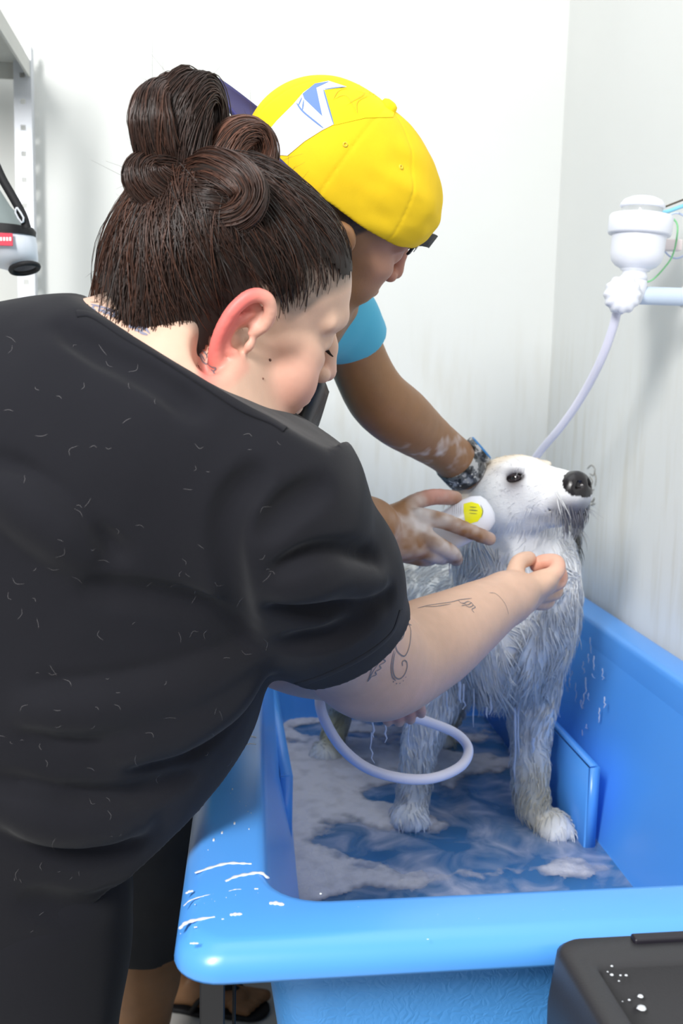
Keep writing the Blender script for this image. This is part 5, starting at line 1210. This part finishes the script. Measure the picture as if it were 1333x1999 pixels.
# ------------------------------------------------------------------ wrist watch
wa = V3(A(912, 922, 1.56))-V3(wL); wa /= np.linalg.norm(wa); wc = V3(wL)*.45+V3(A(912, 922, 1.56))*.55; wfr = frame(wa, (.6, -.25, .8))
M_WB = mat('grey_camouflage_rubber', (.16, .17, .18), .45, .5); ntw = M_WB.node_tree
tcw = ntw.nodes.new('ShaderNodeTexCoord'); nw = ntw.nodes.new('ShaderNodeTexNoise'); nw.inputs['Scale'].default_value = 75; ntw.links.new(tcw.outputs['Object'], nw.inputs['Vector'])
rw = ntw.nodes.new('ShaderNodeValToRGB'); rw.color_ramp.interpolation = 'CONSTANT'; rw.color_ramp.elements[0].color = (.02, .022, .025, 1); rw.color_ramp.elements[1].color = (.45, .46, .47, 1); rw.color_ramp.elements[1].position = .58
e_ = rw.color_ramp.elements.new(.47); e_.color = (.13, .14, .15, 1); ntw.links.new(nw.outputs['Fac'], rw.inputs[0]); ntw.links.new(rw.outputs[0], ntw.nodes['Principled BSDF'].inputs['Base Color'])
watch = empty('wrist_watch', tuple(wc), 'chunky grey camouflage wrist watch with a blue edge on the brown wrist', 'watch')
def wring(name, r0_, r1_, w, c0_, c1_, mt, parent, n=40, a0=0, a1=2*math.pi, sq=1.0):
    V = []; m = n+1
    for r_, x_ in ((r0_, -w), (r1_, -w*.85), (r1_, w*.85), (r0_, w)):
        for i in range(m):
            a = a0+(a1-a0)*i/n; V.append(wc+wfr[0]*(x_+c0_)+(wfr[1]*math.cos(a)*sq+wfr[2]*math.sin(a))*r_)
    F = [(k_*m+i, k_*m+i+1, ((k_+1) % 4)*m+i+1, ((k_+1) % 4)*m+i) for k_ in range(4) for i in range(n)]
    for i in (0, n): F.append((i, m+i, 2*m+i, 3*m+i))
    return link(name, mesh_np(name, V, F), mt, parent)
wring('band', .0285, .0365, .0185, 0, 0, M_WB, watch)
csd = wfr[2]*1.0
tp_ = wc+wfr[2]*.036
R3 = np.stack([wfr[0], wfr[1], wfr[2]])
link('case', lathe('case', [(.0001, -.006), (.021, -.006), (.024, -.003), (.024, .003), (.021, .006), (.019, .0065)], tp_, wfr[2], 28), M_WB, watch)
link('bezel', lathe('bezel', [(.0185, .0065), (.0205, .0075), (.0225, .0065), (.0215, .004)], tp_, wfr[2], 28), mat('blue_bezel', (.03, .22, .55), .3, .6), watch)
link('dial', lathe('dial', [(.0001, .0066), (.0185, .0066)], tp_, wfr[2], 28), mat('dark_dial', (.01, .012, .015), .1, .7), watch)
for i in range(5):
    a = -1.3+i*.36; c_ = wc+(wfr[1]*math.cos(a)+wfr[2]*math.sin(a))*.0368
    for q in (-1, 1): link('band_hole', lathe('band_hole', [(.0001, .0004), (.0016, .0004), (.0016, 0)], c_+wfr[0]*q*.004, wfr[1]*math.cos(a)+wfr[2]*math.sin(a), 8), mat('pale_hole', (.60, .60, .58), .5), watch)
# ------------------------------------------------------------------ the white bottle in his hand
M_BT = mat('white_bottle_plastic', (.78, .80, .90), .25, .6); bo = A(828, 1062, 1.425); be = A(958, 990, 1.415); ba_ = be-bo; bl = np.linalg.norm(ba_); ba_ /= bl
bottle = empty('soap_bottle', tuple(bo), 'white plastic soap bottle with a yellow label, gripped in the soapy brown hand', 'bottle')
ft = frame(ba_, (-.25, -.9, .3)); px_ = 1.42/FPX
def bsec(name, prof, mt, parent, nn=36):
    V = []; m = nn
    for h, a, b in prof:
        for i in range(m): t_ = 2*math.pi*i/m; V.append(bo+ba_*h+ft[1]*a*math.cos(t_)+ft[2]*b*math.sin(t_))
    F = [(j*m+i, j*m+(i+1) % m, (j+1)*m+(i+1) % m, (j+1)*m+i) for j in range(len(prof)-1) for i in range(m)]
    return link(name, mesh_np(name, V, F), mt, parent), (np.array(V), F)
bb, (bV, bF) = bsec('bottle_body', [(0, .001, .001), (.0, .018, .012), (.004, .026, .016), (.02, .029, .018), (.075, .030, .019), (.092, .028, .018), (.104, .022, .015), (.109, .012, .009), (.110, .001, .001)], M_BT, bottle)
BT = bvh(bV, bF)
v, f_ = patch(BT, [(905, 984), (920, 980), (934, 984), (941, 996), (940, 1008), (932, 1018), (918, 1022), (908, 1018), (905, 1000)], .0006, 3)
if len(f_): link('label', mesh_np('label', v, f_), mat('yellow_label', (.86, .84, .0), .4, .4), bottle)['label'] = 'bright yellow half-round label'
gl = [ribbon(BT, L, w_, .001, 3) for L, w_ in (([(917, 990), (930, 991)], .0016), ([(916, 996), (932, 997)], .0022), ([(916, 1002), (931, 1003)], .0012), ([(938, 986), (942, 998), (939, 1010)], .0012))]
gl = [g_ for g_ in gl if g_]
if gl: link('label_print', mesh_np('label_print', *merge(gl)), mat('olive_print', (.25, .26, .03), .5), bottle)
gl = [ribbon(BT, [(x, 984), (x-1, 1004)], .0005, .0008, 3) for x in (884, 888, 892, 896, 900)]; gl = [g_ for g_ in gl if g_]
if gl: link('barcode', mesh_np('barcode', *merge(gl)), mat('grey_print', (.22, .22, .24), .5), bottle)
# ------------------------------------------------------------------ dripping suds under the dog and the hands
dr = []
rd = np.random.default_rng(9)
def drip(x, y0, y1, Y, r):
    P = np.array([A(x+rd.normal()*1.2*t*2, y0+(y1-y0)*t, Y) for t in np.linspace(0, 1, 7)]); dr.append((P, r*np.array([.8, 1.1, .8, .7, 1.0, .6, .3])))
for a in ((728, 1396, 1440, 1.26, .0018), (725, 1430, 1490, 1.26, .0011), (752, 1396, 1450, 1.26, .0015), (797, 1395, 1470, 1.3, .001), (795, 1380, 1420, 1.27, .0016),
          (897, 1330, 1372, 1.55, .0028), (905, 1335, 1385, 1.55, .0018), (925, 1345, 1420, 1.56, .0012), (958, 1345, 1395, 1.55, .0022), (950, 1380, 1402, 1.55, .0015), (1012, 1360, 1480, 1.54, .002), (1005, 1380, 1560, 1.54, .0022), (1040, 1440, 1470, 1.53, .003), (845, 1350, 1420, 1.58, .0015), (872, 1350, 1390, 1.56, .0018),
          (1095, 1200, 1245, 1.55, .0022), (1105, 1245, 1330, 1.56, .0011), (1090, 1290, 1400, 1.57, .0009), (877, 1090, 1125, 1.40, .0012), (820, 1090, 1112, 1.40, .001)): drip(*a)
for _ in range(46):
    x = rd.uniform(1080, 1180); y = rd.uniform(1160, 1480); dr_l = rd.uniform(6, 40); p_ = atx(x, y, .672-.02*rd.random()); 
    if p_.z > .895 or p_.y > 2.1: continue
    drip(x, y, y+dr_l, p_.y-.004, rd.uniform(.0005, .0013))
L = np.array([d[0] for d in dr]); R_ = np.array([d[1] for d in dr]); V, F = tubes(L, R_, 6)
tag(link('suds_drips', mesh_np('suds_drips', V, F), mat('wet_suds', (.75, .80, .92), .25, .6, alpha=.8)), 'thin strings of suds dripping from the dog and the hands', 'foam', kind='stuff')
# wet hairs stuck to the right wall beside the dog's nose
wh = []
for pts in ([(1146, 915), (1154, 908), (1161, 916), (1158, 928), (1150, 924)], [(1150, 930), (1156, 940), (1152, 952), (1157, 962)], [(1143, 958), (1150, 960), (1160, 955)], [(1148, 972), (1154, 980), (1160, 972), (1156, 984)], [(1160, 920), (1163, 935), (1161, 950)], [(1146, 984), (1153, 986), (1162, 983)]):
    P = cr(np.array(pts, float), 5); P = np.array([np.interp(np.linspace(0, 1, 16), np.linspace(0, 1, len(P)), P[:, i]) for i in range(2)]).T
    wh.append([tuple(atx(x, y, WX-.0008)) for x, y in P])
V, F = tubes(np.array(wh), np.array([.0012]*14+[.0008, .0004])[None]*.8, 5)
tag(link('wet_hairs', mesh_np('wet_hairs', V, F), mat('grey_wet_hair', (.36, .33, .28), .6, alpha=.6)), 'faint grey wisps of wet hair stuck on the wall beside the dog nose', 'hair', kind='stuff')
